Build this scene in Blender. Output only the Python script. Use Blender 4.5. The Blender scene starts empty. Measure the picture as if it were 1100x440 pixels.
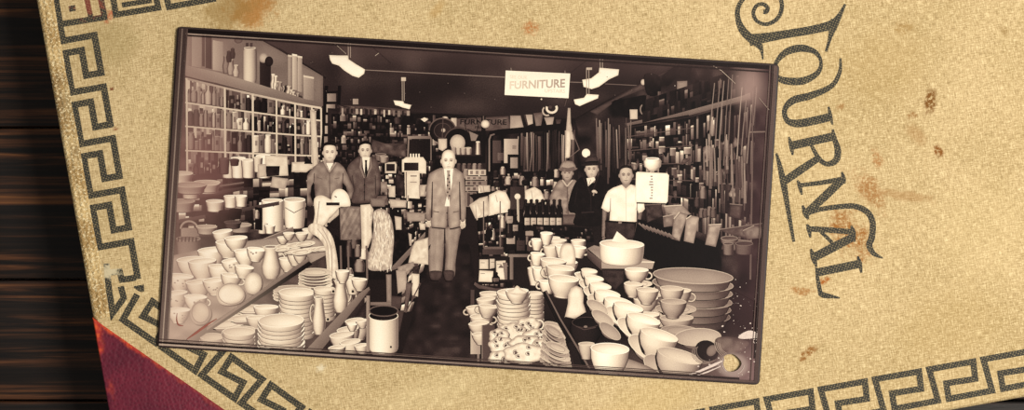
import bpy, bmesh, math, random
from mathutils import Vector
from mathutils.geometry import tessellate_polygon, delaunay_2d_cdt

# ------------------------------------------------------------------ camera, light, exposure
SC = bpy.context.scene
COL = SC.collection
S = 0.0003                 # metres per photograph pixel on the face of the album cover
COVER_Z = 0.030            # height of the cover face above the table
DIST = 0.70                # camera height above the cover face
CAM_Z = COVER_Z + DIST
cam = bpy.data.cameras.new('camera'); cam_o = bpy.data.objects.new('camera', cam); COL.objects.link(cam_o)
cam.sensor_width = 36.0; cam.lens = 36.0 * DIST / (1100 * S); cam.clip_start = 0.01
cam_o.location = (0, 0, CAM_Z); SC.camera = cam_o
SC.view_settings.view_transform = 'Standard'; SC.view_settings.look = 'None'
SC.view_settings.gamma = 1.0; SC.view_settings.use_curve_mapping = False
SC.view_settings.exposure = 0.0
SC.cycles.max_bounces = 5

world = bpy.data.worlds.new('room_light'); SC.world = world; world.use_nodes = True
world.node_tree.nodes['Background'].inputs[0].default_value = (1.0, 0.94, 0.86, 1)
world.node_tree.nodes['Background'].inputs[1].default_value = 0.27

def area(name, loc, target, size, watts, color):
    l = bpy.data.lights.new(name, 'AREA'); l.shape = 'SQUARE'; l.size = size; l.energy = watts; l.color = color
    o = bpy.data.objects.new(name, l); COL.objects.link(o); o.location = loc
    o.rotation_euler = (Vector(target) - Vector(loc)).to_track_quat('-Z', 'Y').to_euler()
    return o
area('key_light', (0.52, 0.0, 0.92), (0.05, -0.01, 0.03), 0.30, 12.6, (1.0, 0.94, 0.85))  # soft key from the right, brighter on that side of the cover

# ------------------------------------------------------------------ small helpers
def tag(o, label=None, cat=None, group=None, kind=None):
    for k, v in (('label', label), ('category', cat), ('group', group), ('kind', kind)):
        if v: o[k] = v
    return o
def srgb(r, g, b):
    f = lambda c: (c/255/12.92) if c/255 <= .04045 else ((c/255+.055)/1.055)**2.4
    return (f(r), f(g), f(b), 1.0)
def at(px, py, z=COVER_Z):
    k = (CAM_Z - z) / DIST * S
    return Vector(((px-550)*k, (220-py)*k, z))
def hsh(i, j, s=0):
    n = (i*374761393 + j*668265263 + s*982451653) & 0xffffffff
    n = ((n ^ (n >> 13)) * 1274126177) & 0xffffffff
    return ((n ^ (n >> 16)) & 0xffff) / 65535.0
def vn(x, y, s=0):
    i, j = math.floor(x), math.floor(y); u, v = x-i, y-j
    u = u*u*(3-2*u); v = v*v*(3-2*v)
    a = hsh(i, j, s)*(1-u)+hsh(i+1, j, s)*u; b = hsh(i, j+1, s)*(1-u)+hsh(i+1, j+1, s)*u
    return a*(1-v)+b*v - .5
def clamp(v, a=0., b=1.): return a if v < a else b if v > b else v
def lerp(a, b, t): return a+(b-a)*t
def catmull(pts, closed=False, n=5):
    out = []; N = len(pts); rng = range(N) if closed else range(N-1)
    for i in rng:
        if closed: p0, p1, p2, p3 = (pts[(i-1) % N], pts[i], pts[(i+1) % N], pts[(i+2) % N])
        else: p0, p1, p2, p3 = (pts[max(i-1, 0)], pts[i], pts[i+1], pts[min(i+2, N-1)])
        for k in range(n):
            t = k/n
            out.append(tuple(.5*((2*b)+(-a+c)*t+(2*a-5*b+4*c-d)*t*t+(-a+3*b-3*c+d)*t**3) for a, b, c, d in zip(p0, p1, p2, p3)))
    if not closed: out.append(tuple(pts[-1]))
    return out
def ribbon(pts):
    """(x, y, width) centre line -> left and right border points with mitred corners"""
    L, R = [], []; n = len(pts)
    for i, p in enumerate(pts):
        a = pts[max(i-1, 0)]; b = pts[min(i+1, n-1)]
        d0 = Vector((p[0]-a[0], p[1]-a[1])); d1 = Vector((b[0]-p[0], b[1]-p[1]))
        if d0.length < 1e-9: d0 = d1
        if d1.length < 1e-9: d1 = d0
        d0 = d0.normalized(); d1 = d1.normalized()
        n0 = Vector((-d0.y, d0.x)); n1 = Vector((-d1.y, d1.x)); m = n0+n1
        m = n0 if m.length < 1e-6 else m.normalized()
        k = p[2]/2/max(.35, m.dot(n0))
        L.append((p[0]+m.x*k, p[1]+m.y*k)); R.append((p[0]-m.x*k, p[1]-m.y*k))
    return L, R

# ------------------------------------------------------------------ node material helpers
class Nodes:
    def __init__(s, name, rough=.6, spec=.3):
        s.m = bpy.data.materials.new(name); s.m.use_nodes = True; s.t = s.m.node_tree
        s.b = s.t.nodes['Principled BSDF']; s.b.inputs['Roughness'].default_value = rough
        s.b.inputs['Specular IOR Level'].default_value = spec
    def new(s, typ, **kw):
        n = s.t.nodes.new(typ)
        for k, v in kw.items(): setattr(n, k, v)
        return n
    def put(s, sock, v):
        if v is None: return
        if hasattr(v, 'is_output'): s.t.links.new(v, sock)
        else: sock.default_value = v
    def coord(s): return s.new('ShaderNodeTexCoord').outputs['Object']
    def mapping(s, vec, scale=(1, 1, 1), rot=(0, 0, 0), loc=(0, 0, 0)):
        n = s.new('ShaderNodeMapping'); s.put(n.inputs[0], vec)
        n.inputs['Scale'].default_value = scale; n.inputs['Rotation'].default_value = rot; n.inputs['Location'].default_value = loc
        return n.outputs[0]
    def noise(s, vec, scale, detail=3, rough=.55, dist=0):
        n = s.new('ShaderNodeTexNoise'); s.put(n.inputs['Vector'], vec); n.inputs['Scale'].default_value = scale
        n.inputs['Detail'].default_value = detail; n.inputs['Roughness'].default_value = rough; n.inputs['Distortion'].default_value = dist
        return n.outputs['Fac']
    def wave(s, vec, scale, direction='X', dist=0, dscale=1):
        n = s.new('ShaderNodeTexWave', bands_direction=direction); s.put(n.inputs['Vector'], vec); n.inputs['Scale'].default_value = scale
        n.inputs['Distortion'].default_value = dist; n.inputs['Detail Scale'].default_value = dscale
        return n.outputs['Fac']
    def math(s, op, a, b=None, c=None):
        n = s.new('ShaderNodeMath', operation=op)
        for i, v in enumerate((a, b, c)): s.put(n.inputs[i], v)
        return n.outputs[0]
    def step(s, v, lo, hi, a=0., b=1.):
        n = s.new('ShaderNodeMapRange', interpolation_type='SMOOTHSTEP'); s.put(n.inputs[0], v)
        for i, q in enumerate((lo, hi, a, b)): n.inputs[i+1].default_value = q
        return n.outputs[0]
    def mix(s, f, a, b, mode='MIX'):
        n = s.new('ShaderNodeMix', data_type='RGBA', blend_type=mode); s.put(n.inputs[0], f); s.put(n.inputs[6], a); s.put(n.inputs[7], b)
        return n.outputs[2]
    def ramp(s, f, stops):
        n = s.new('ShaderNodeValToRGB'); e = n.color_ramp.elements
        while len(e) < len(stops): e.new(.5)
        for q, (p, c) in zip(e, stops): q.position = p; q.color = c
        s.put(n.inputs[0], f); return n.outputs[0]
    def sep(s, vec):
        n = s.new('ShaderNodeSeparateXYZ'); s.put(n.inputs[0], vec); return n.outputs
    def dist(s, vec, p, sc=(1, 1, 1)):
        d = s.new('ShaderNodeVectorMath', operation='SUBTRACT'); s.put(d.inputs[0], vec); d.inputs[1].default_value = p
        m = s.new('ShaderNodeVectorMath', operation='MULTIPLY'); s.put(m.inputs[0], d.outputs[0]); m.inputs[1].default_value = sc
        l = s.new('ShaderNodeVectorMath', operation='LENGTH'); s.put(l.inputs[0], m.outputs[0]); return l.outputs['Value']
    def bump(s, h, strength=.4, d=.0005):
        n = s.new('ShaderNodeBump'); n.inputs['Strength'].default_value = strength; n.inputs['Distance'].default_value = d
        s.put(n.inputs['Height'], h); s.put(s.b.inputs['Normal'], n.outputs[0])
    def color(s, c): s.put(s.b.inputs['Base Color'], c); return s.m

# ------------------------------------------------------------------ album frame of reference (rotated 10.1 degrees)
BROT = math.radians(10.1); BC, BS = math.cos(BROT), math.sin(BROT)
BOX, BOY = 40.0, 0.0                    # the album's origin in photograph pixels, on its left edge
def uv(px, py):                          # pixel -> album pixels (u right along the cover, v down it)
    x, y = px-BOX, py-BOY
    return (x*BC - y*BS, x*BS + y*BC)
def loc(u, v, z=0): return (u*S, -v*S, z)

# ------------------------------------------------------------------ materials of the desk and the album
def wood_material():
    n = Nodes('dark_stained_wood', .55, .25); c = n.coord()
    g = n.noise(n.mapping(c, (6, 240, 40)), 1.6, 6, .65, .6)
    g2 = n.noise(n.mapping(c, (2.5, 60, 10)), 2.2, 4, .6, .3)
    f = n.math('MULTIPLY', n.step(g, .36, .70), n.step(g2, .34, .62))
    col = n.ramp(f, [(0, srgb(13, 10, 10)), (.2, srgb(30, 20, 15)), (.55, srgb(72, 44, 28)), (1, srgb(118, 76, 42))])
    n.bump(g, .5, .0006)
    return n.color(col)
STAINS = [  # px, py, rx, ry, angle, strength, colour
    (271, 12, 24, 17, 0, .62, (176, 112, 40)), (244, 14, 26, 22, 0, .45, (150, 120, 66)), (268, 2, 40, 22, 0, .25, (140, 110, 64)),
    (570, 29, 10, 7, 0, .6, (176, 112, 60)), (1000, 108, 7, 15, -28, .75, (120, 80, 34)), (980, 124, 6, 4, 0, .6, (140, 95, 44)),
    (1007, 161, 5, 7, 30, .75, (130, 82, 34)), (971, 28, 9, 8, 0, .38, (150, 115, 60)), (950, 70, 50, 40, 0, .18, (170, 140, 84)),
    (935, 205, 12, 26, 12, .5, (150, 98, 44)), (912, 250, 17, 30, 20, .62, (150, 98, 44)), (942, 170, 5, 12, 0, .45, (160, 105, 52)),
    (970, 210, 34, 5, -28, .35, (150, 104, 52)), (885, 301, 6, 4, 0, .7, (160, 95, 40)), (862, 312, 15, 4, -25, .55, (160, 110, 58)),
    (868, 379, 13, 4, 18, .75, (140, 95, 46)), (1078, 32, 5, 6, 0, .4, (140, 110, 60)), (902, 115, 5, 3, 0, .5, (150, 105, 55)),
    (985, 145, 8, 14, 20, .3, (150, 104, 52)), (120, 95, 3, 2, 0, .8, (120, 66, 40)), (124, 138, 3, 2, 0, .6, (140, 80, 50)), (118, 18, 7, 6, 20, .6, (188, 100, 70)),
    (470, 10, 12, 6, 30, .3, (180, 138, 70)), (120, 45, 32, 26, 0, .28, (150, 132, 82)), (460, 425, 60, 20, 0, .18, (236, 216, 168)), (1020, 350, 60, 40, 0, .12, (180, 150, 92)),
    (700, 430, 60, 22, 0, .2, (200, 172, 112)), (345, 395, 5, 4, 0, .4, (240, 230, 200)), (1060, 250, 60, 60, 0, .1, (238, 214, 160)),
]
def canvas_colour(n, c):
    """worn buff bookcloth: thread colours, broad toning, foxing and spills"""
    wx = n.noise(n.mapping(c, (420, 3000, 1)), 1, 2, .55); wy = n.noise(n.mapping(c, (3000, 420, 1)), 1, 2, .55)
    th = n.math('ADD', n.math('MULTIPLY', n.math('SUBTRACT', n.math('ADD', wx, wy), 1.0), 1.1), .5); sp = n.noise(c, 2300, 2, .7)
    big = n.noise(c, 14, 4, .6); mid = n.noise(c, 90, 4, .65)
    col = n.mix(n.step(big, .3, .72), srgb(180, 156, 110), srgb(205, 180, 135))
    col = n.mix(n.math('MULTIPLY', n.step(mid, .5, .75), .35), col, srgb(164, 140, 92))
    col = n.mix(n.math('MULTIPLY', n.step(sp, .5, .72), .5), col, srgb(236, 218, 172))
    col = n.mix(n.math('MULTIPLY', n.step(sp, .46, .26), .45), col, srgb(150, 124, 76))
    col = n.mix(n.step(th, .48, .22, 0, .6), col, srgb(138, 114, 72))
    col = n.mix(n.step(th, .52, .78, 0, .6), col, srgb(240, 220, 172))
    warp = n.noise(c, 260, 4, .7); fine = n.noise(c, 900, 3, .7)
    for px, py, rx, ry, ang, k, rgb in STAINS:
        u, v = uv(px, py)
        a = math.radians(-ang) - BROT
        m = n.mapping(c, (1, 1, 0), (0, 0, 0), (-u*S, v*S, 0)); m = n.mapping(m, (1, 1, 1), (0, 0, a))
        d = n.dist(m, (0, 0, 0), (1/(rx*S), 1/(ry*S), 0))
        d = n.math('ADD', d, n.math('MULTIPLY', n.math('SUBTRACT', warp, .5), 2.8 if k > .3 else 1.0))
        f = n.step(d, 1.35, .4, 0, min(1, k*1.25))
        if k > .3 and rx < 22: f = n.math('MULTIPLY', f, n.step(fine, .36, .56, .1, 1.25))
        col = n.mix(f, col, srgb(*rgb))
    return col, th, sp
def canvas_material():
    n = Nodes('buff_bookcloth', .8, .15); c = n.coord()
    col, th, sp = canvas_colour(n, c)
    n.bump(n.math('ADD', n.math('MULTIPLY', th, 1.0), n.math('MULTIPLY', sp, .9)), .5, .0002)
    return n.color(col)
def edge_cloth_material():
    n = Nodes('rubbed_golden_cloth_painted_glints', .42, .5); c = n.coord()
    th = n.math('MULTIPLY', n.wave(c, 180, 'X', 2, 3), n.wave(c, 170, 'Y', 2, 3)); sp = n.noise(c, 1500, 3, .75)
    col = n.mix(n.step(n.noise(c, 70, 4), .42, .62), srgb(172, 138, 82), srgb(216, 186, 128))
    col = n.mix(n.math('MULTIPLY', n.step(n.noise(c, 48, 3), .55, .7), .5), col, srgb(112, 88, 52))
    col = n.mix(n.step(sp, .52, .62, 0, .85), col, srgb(252, 234, 188))  # pale specks: glints of the glossy strip painted into its colour
    n.bump(n.math('ADD', th, n.math('MULTIPLY', sp, 1.6)), .9, .0004)
    return n.color(col)
def stamp_material():
    n = Nodes('blocked_black_ink', .7, .2); c = n.coord()
    r = n.mapping(c, (1, 1, 1), (0, 0, math.radians(32)))
    th = n.math('MULTIPLY', n.wave(r, 400, 'X', 4, 4), n.wave(r, 400, 'Y', 4, 4)); sp = n.noise(c, 2400, 2, .7)
    f = n.math('ADD', n.math('MULTIPLY', th, .5), n.math('MULTIPLY', sp, .75))
    col = n.mix(n.step(f, .46, .80, 0, .62), srgb(50, 49, 45), srgb(158, 142, 104))
    u, v = uv(118, 290)
    worn = n.math('ADD', n.dist(c, loc(u, v), (1/(11*S), 1/(9*S), 0)), n.math('MULTIPLY', n.math('SUBTRACT', n.noise(c, 500, 3, .7), .5), 3))
    col = n.mix(n.step(worn, 1.3, .4, 0, .85), col, srgb(214, 200, 164))
    u, v = uv(96, 6)
    red = n.math('ADD', n.dist(c, loc(u, v), (1/(20*S), 1/(12*S), 0)), n.math('MULTIPLY', n.math('SUBTRACT', n.noise(c, 400, 3, .7), .5), 3))
    col = n.mix(n.step(red, 1.2, .4, 0, .4), col, srgb(170, 70, 50))
    return n.color(col)
def leather_material():
    n = Nodes('maroon_leather', .5, .35); c = n.coord()
    v1 = n.new('ShaderNodeTexVoronoi'); n.put(v1.inputs['Vector'], c); v1.inputs['Scale'].default_value = 900
    pore = v1.outputs['Distance']
    col = n.mix(n.step(n.noise(c, 60, 4), .3, .7), srgb(84, 20, 40), srgb(112, 30, 50))
    col = n.mix(n.step(pore, .55, .1, 0, .45), col, srgb(60, 12, 28))
    # rubbed down to orange along the slanted edge and the fore edge
    x, y, z = n.sep(c)
    u0, v0 = uv(101, 341)
    d1 = n.math('MULTIPLY', n.math('ADD', n.math('MULTIPLY', n.math('SUBTRACT', x, u0*S), -.7071), n.math('MULTIPLY', n.math('ADD', y, v0*S), -.7071)), 1/S)
    wn = n.math('MULTIPLY', n.math('SUBTRACT', n.noise(c, 120, 4, .7), .5), 16)
    along = n.dist(c, loc(u0+8, v0+14), (1/(34*S), 1/(34*S), 0))
    e1 = n.math('MULTIPLY', n.step(n.math('ADD', d1, wn), 5.5, 1.0), n.step(along, 3.2, .5, .25, 1))
    e2 = n.step(n.math('ADD', n.math('MULTIPLY', x, 1/S), wn), 10, 3)
    e = n.math('MAXIMUM', e1, n.math('MULTIPLY', e2, n.step(n.noise(c, 60, 3), .5, .62)))
    col = n.mix(n.math('MULTIPLY', e, .9), col, n.mix(n.step(n.noise(c, 500, 3), .4, .6), srgb(214, 84, 40), srgb(176, 50, 38)))
    n.bump(pore, .5, .0003)
    return n.color(col)
def plain(name, rgb, rough=.6, spec=.3, var=.12, scale=200):
    n = Nodes(name, rough, spec); c = n.coord()
    k = n.noise(c, scale, 4, .6)
    lo = srgb(*[q*(1-var) for q in rgb]); hi = srgb(*[min(255, q*(1+var)) for q in rgb])
    n.bump(k, .15, .0002)
    return n.color(n.mix(k, lo, hi))
def page_material():
    n = Nodes('page_edges', .85, .1); c = n.coord(); x, y, z = n.sep(c)
    w = n.wave(c, 900, 'Z', 1, 2)
    return n.color(n.mix(w, srgb(120, 104, 70), srgb(206, 186, 138)))
M_WOOD = wood_material(); M_CLOTH = canvas_material(); M_EDGE = edge_cloth_material(); M_STAMP = stamp_material()
M_LEATHER = leather_material(); M_PAGE = page_material(); M_BOARD = plain('olive_board', (96, 84, 48))

# ------------------------------------------------------------------ solids
def mesh_obj(name, verts, faces, mat, parent=None, smooth=False):
    me = bpy.data.meshes.new(name); me.from_pydata([tuple(v) for v in verts], [], faces); me.update()
    o = bpy.data.objects.new(name, me); COL.objects.link(o); me.materials.append(mat)
    if parent: o.parent = parent
    if smooth:
        for p in me.polygons: p.use_smooth = True
    return o
def slab(name, outline, z0, z1, mat, parent=None, bevel=0, seg=3, holes=()):
    """outline (and holes) of (x, y) in metres -> a solid with rounded upper and lower edges"""
    bm = bmesh.new()
    loops = [list(outline)] + [list(h) for h in holes]
    top = []; bot = []
    for lp in loops:
        top.append([bm.verts.new((x, y, z1)) for x, y in lp]); bot.append([bm.verts.new((x, y, z0)) for x, y in lp])
    flat_t = [v for l in top for v in l]; flat_b = [v for l in bot for v in l]
    tris = tessellate_polygon([[Vector((x, y, 0)) for x, y in lp] for lp in loops])
    if holes:
        for t in tris:
            bm.faces.new([flat_t[i] for i in t]); bm.faces.new([flat_b[i] for i in reversed(t)])
    else:
        bm.faces.new(flat_t); bm.faces.new(list(reversed(flat_b)))
    rims = []
    for lt, lb in zip(top, bot):
        n = len(lt)
        for i in range(n):
            j = (i+1) % n
            bm.faces.new((lt[j], lt[i], lb[i], lb[j]))
            if lt is top[0]: rims += [bm.edges.get((lt[i], lt[j])), bm.edges.get((lb[i], lb[j]))]
    bmesh.ops.recalc_face_normals(bm, faces=bm.faces)
    if bevel: bmesh.ops.bevel(bm, geom=rims, offset=bevel, segments=seg, profile=.5, affect='EDGES')
    me = bpy.data.meshes.new(name); bm.to_mesh(me); bm.free()
    o = bpy.data.objects.new(name, me); COL.objects.link(o); me.materials.append(mat)
    if parent: o.parent = parent
    for p in me.polygons: p.use_smooth = abs(p.normal.z) < .995
    if hasattr(me, 'set_sharp_from_angle'): me.set_sharp_from_angle(angle=math.radians(30))
    return o
def rounded(x0, y0, x1, y1, r, n=6):
    out = []
    for cx, cy, a in ((x1-r, y1-r, 0), (x0+r, y1-r, 90), (x0+r, y0+r, 180), (x1-r, y0+r, 270)):
        for k in range(n+1):
            t = math.radians(a+90*k/n); out.append((cx+r*math.cos(t), cy+r*math.sin(t)))
    return out

# ------------------------------------------------------------------ the table
table = bpy.data.objects.new('wooden_table', None); COL.objects.link(table)
tag(table, 'dark stained plank table top with brown grain under the old album', 'table')
k = (CAM_Z)/DIST*S
ys = [430, 300, 137, -70, -230]         # plank joints, in pixels down the frame as seen on the table face
ys = [(220-y)*k for y in ys]
for a, b in zip(ys[:-1], ys[1:]):
    slab('plank', rounded(-0.32, a+.0003, 0.42, b-.0003, .001, 2), -0.024, 0.0, M_WOOD, table, .0008, 2)
slab('plank', rounded(-0.32, ys[0]-.10, 0.42, ys[0]-.0003, .001, 2), -0.024, 0.0, M_WOOD, table, .0008, 2)
slab('batten', rounded(-.30, ys[0]-.09, -.26, ys[-1]-.01, .002, 2), -.044, -.024, M_WOOD, table, .001, 2)
slab('batten', rounded(.34, ys[0]-.09, .38, ys[-1]-.01, .002, 2), -.044, -.024, M_WOOD, table, .001, 2)

# ------------------------------------------------------------------ the album
album = bpy.data.objects.new('album', None); COL.objects.link(album)
o2 = at(BOX, BOY); album.location = (o2.x, o2.y, 0); album.rotation_euler = (0, 0, BROT)
tag(album, 'worn buff cloth album with black key border, maroon corner and the word JOURNAL', 'book')
UW, VT, VB = 1330, -270, 606
def rect(u0, v0, u1, v1, r=0): return [(u0*S, -v1*S), (u1*S, -v1*S), (u1*S, -v0*S), (u0*S, -v0*S)]
slab('back_cover', rect(0, VT, UW, VB, .0012), 0, .004, M_CLOTH, album, .0012)
slab('page_block', rect(12, VT+14, UW-6, VB-16), .004, COVER_Z-.0042, M_PAGE, album, .0004, 2)
slab('front_cover', rect(0, VT, UW, VB, .0012), COVER_Z-.0042, COVER_Z, M_CLOTH, album, .0020, 5)
slab('spine', rect(UW-4, VT, UW+26, VB), .0005, COVER_Z-.0005, M_EDGE, album, .003, 4)
# rubbed strip of cloth, glints painted in its colour, along the fore edge, rolled over the board
vs, fs = [], []
prof = [(-1.2, -10), (-1.0, -4), (.2, -.8), (2.5, .5), (6, .9), (10, .8), (14, .5), (17.5, .15)]
rows = 60
for i in range(rows+1):
    v = lerp(VT+2, 348, i/rows)
    for q, h in prof:
        wob = 1.1*vn(v*.06, 3, 2) if q > 9 else 0
        vs.append((q*S+wob*S, -v*S, COVER_Z+h*S))
m_ = len(prof)
for i in range(rows):
    for j in range(m_-1):
        a = i*m_+j; fs.append((a, a+1, a+m_+1, a+m_))
mesh_obj('edge_strip', vs, fs, M_EDGE, album, True)
# leather corner over the lower left of the cover
cu, cv = 0, 346
tri = [(-1.4*S, -cv*S), (-1.4*S, -(VB+1.4)*S), ((VB-cv+1)*S, -(VB+1.4)*S)]
slab('leather_corner', tri, COVER_Z-.0046, COVER_Z+.00035, M_LEATHER, album, .0005, 3)

# stamped key pattern and lettering: a skin of ink on the cloth
INKZ = COVER_Z + .00006
def stamp_obj(name, strokes, z=INKZ):
    vs, fs = [], []
    for st in strokes:
        L, R = ribbon(st); b = len(vs)
        for l, r in zip(L, R):
            for q in (l, r):
                u, v = uv(*q); vs.append((u*S, -v*S, z))
        for i in range(len(L)-1): fs.append((b+2*i, b+2*i+1, b+2*i+3, b+2*i+2))
        z += .000004
    return mesh_obj(name, vs, fs, M_STAMP, album)
def px_of(u, v): return (BOX+u*BC+v*BS, BOY-u*BS+v*BC)
W_ = 7.0
L_, M2, R_ = 19.6, 37.6, 54.0
path = [(20.5, -6), (L_, 8), (L_, 48)]
for k in range(5):
    v = 48+56.2*k
    path += [(R_, v), (R_, v+41), (M2, v+41), (M2, v+13.5), (L_, v+13.5), (L_, v+56.2)]
path = path[:-6]                          # the last unit bends round the leather corner
v = 48+56.2*4
path += [(R_, v), (R_, v+41)]
left_strokes = [[(*px_of(u, v), W_) for u, v in path]]
zc = lambda x, y: (90+x/3.669, 280+y/3.669)
left_strokes += [[(*zc(x, y), W_*.95) for x, y in q] for q in (
    [(206, 66), (150, 74), (142, 42), (96, 46), (92, 60)],
    [(90, 10), (98, 100), (114, 206), (158, 146), (146, 100)], [(60, -40), (82, -52)])][:2]
left_strokes += [[(*px_of(19, 30), 6.5), (*px_of(71, 31), 6.5)], [(*px_of(68, 30), 6.5), (*px_of(67, -12), 6.5)],
                 [(*px_of(53.5, 30), 5.5), (*px_of(52, -12), 5.5)], [(*px_of(32, 15.5), 6.5), (*px_of(39, 15.5), 6.5)]]
stamp_obj('key_border', left_strokes)
stamp_obj('key_border', [[(123, 11, 2), (120, -6, 7)], [(121, -6, 6.5), (124.5, 15.8, 6.5), (170, 8.3, 6.5), (166.5, -9, 6.5)], [(131, 5.5, 5.5), (163, .5, 5.5)],
                         [(177, -10, 6.5), (181.5, 7.5, 6.5), (232, -1.5, 6.5)]])
dk = [(132, 343), (167.3, 368), (176.4, 350.8), (153.6, 339.4), (163.9, 323.6), (196.8, 347.4)]
dpath = [(147.5, 316, W_)]
for k in range(6):
    for x, y in dk: dpath.append((x+42.4*k, y+29.8*k, W_))
stamp_obj('key_border', [dpath, [(144, 308, 2), (152, 309, 8), (154, 313, 2)]])
bk = [(998.2, 396.4), (1045.5, 388.0), (1047.6, 406.6), (1016.4, 411.4), (1019.2, 428), (1065.7, 419.2)]
bpath = []
for k in range(-5, 2):
    for x, y in bk: bpath.append((x+58.2*k, y-10.7*k, 6.6))
stamp_obj('key_border', [bpath])

za = lambda pts, x0, y0, s=4.0: [(x0+p[0]/s, y0+p[1]/s, p[2]) for p in pts]
A_ = lambda pts, n=6: catmull(za(pts, 780, 0), n=n)
B_ = lambda pts, n=6: catmull(za(pts, 820, 60), n=n)
C_ = lambda pts, n=6: catmull(za(pts, 820, 150), n=n)
D_ = lambda pts, n=6: catmull(za(pts, 820, 220), n=n)
LETTERS = [
    [A_([(100, 172, 13), (150, 165, 11), (250, 148, 9), (360, 130, 9), (440, 112, 10), (466, 104, 14)], 4), A_([(512, 18, 2.5), (490, 62, 5), (462, 110, 9), (446, 165, 4), (430, 222, 3)]),
     A_([(158, 256, 1.5), (152, 215, 4), (138, 190, 8), (100, 160, 9), (70, 128, 8), (52, 85, 6), (50, 40, 5), (70, 0, 4.5), (120, -45, 4), (185, -50, 4), (228, -15, 4.5), (240, 30, 4.5), (222, 78, 4.5), (175, 104, 4.2), (132, 90, 4), (117, 55, 4), (132, 24, 4), (160, 18, 4), (178, 34, 4.5), (172, 50, 5), (160, 50, 5)])],
    [A_([(205, 300, 4), (222, 258, 5), (262, 222, 7.5), (322, 207, 8), (380, 222, 5.5), (407, 262, 3.6), (394, 312, 5.5), (330, 347, 8), (250, 346, 7.5), (212, 325, 4.5)])],
    [B_([(331, 10, 2.4), (328, 70, 4), (292, 130, 5.5), (205, 170, 7.5), (130, 190, 8), (92, 230, 5.5), (102, 276, 6), (145, 290, 8.5), (220, 278, 9), (286, 262, 9)]), B_([(280, 218, 2), (288, 255, 4), (297, 296, 2)])],
    [B_([(118, 386, 9), (200, 368, 9), (300, 346, 9)]), B_([(110, 348, 2), (120, 386, 5), (126, 426, 2)]),
     C_([(298, -45, 2.4), (306, -5, 5), (320, 45, 7), (312, 88, 7), (275, 104, 5.5), (240, 82, 5), (203, 18, 3.5)]), C_([(238, 78, 7), (160, 130, 8.5), (85, 182, 8)]),
     C_([(56, 58, 2.5), (70, 110, 5), (86, 182, 7), (100, 260, 5.5), (115, 350, 4.5), (131, 438, 3)])],
    [C_([(155, 196, 4.5), (250, 184, 5), (340, 168, 5)]), C_([(147, 174, 2), (156, 198, 4.5), (166, 236, 2)]), C_([(337, 138, 2), (345, 165, 4.5), (350, 188, 2)]),
     C_([(338, 172, 8.5), (262, 245, 9), (182, 318, 8)]), C_([(168, 282, 2), (182, 316, 6), (192, 342, 2)]),
     C_([(186, 318, 4.5), (240, 300, 5), (320, 288, 5.5), (395, 286, 6), (448, 312, 6.5), (470, 358, 6.5), (466, 420, 6.8), (455, 452, 6.5), (474, 488, 5), (514, 508, 1.5)])],
    [D_([(195, 102, 6), (290, 108, 6), (384, 116, 6)]), D_([(187, 82, 2), (196, 104, 5), (202, 140, 2)]), D_([(378, 88, 2), (386, 118, 5.5), (392, 158, 2)]),
     D_([(386, 138, 8.5), (300, 182, 9.5), (216, 226, 9)]), D_([(204, 188, 2), (216, 226, 6), (228, 266, 2)]), D_([(240, 108, 3.6), (296, 162, 4)])],
    [D_([(228, 290, 9), (320, 272, 9), (414, 252, 9)]), D_([(406, 220, 2), (414, 252, 5), (422, 292, 2)]), D_([(226, 268, 2), (234, 320, 4), (246, 384, 5)]),
     D_([(240, 378, 5), (262, 388, 6), (290, 392, 4.5), (329, 399, 1.5)])],
]
for st in LETTERS: stamp_obj('stamped_letter', st)

# ------------------------------------------------------------------ the old photograph: a thick plate carrying a printed shop picture
PCX, PCY, PROT = 503.0, 220.75, math.radians(3.58)
PTH = .0012; PTOP = COVER_Z + PTH
PK = (CAM_Z-PTOP)/DIST*S
PHW, PHH = 324.3, 172.6
PCO, PSI = math.cos(PROT), math.sin(PROT)
photo = bpy.data.objects.new('photograph', None); COL.objects.link(photo)
o2 = at(PCX, PCY, PTOP); photo.location = (o2.x, o2.y, COVER_Z); photo.rotation_euler = (0, 0, -PROT)
tag(photo, 'old sepia photograph of men in a crockery shop lying on the album cover', 'photograph')
def pl(px, py):
    dx, dy = px-PCX, py-PCY
    return ((dx*PCO+dy*PSI), (dx*PSI-dy*PCO))        # print pixels, y up
def lp(x, y): return (PCX + x*PCO + y*PSI, PCY + x*PSI - y*PCO)

HOLE = [(777, 390), (778, 386), (777.5, 383), (780, 381), (784, 380), (788, 380.3), (792, 383), (795.5, 387), (796.5, 390.5), (794.5, 394.5), (791, 397.5), (786.5, 398.8), (781.5, 398.2), (778.6, 395)]
HOLE = catmull(HOLE, True, 3)
hole_l = [pl(*p) for p in HOLE]

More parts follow.
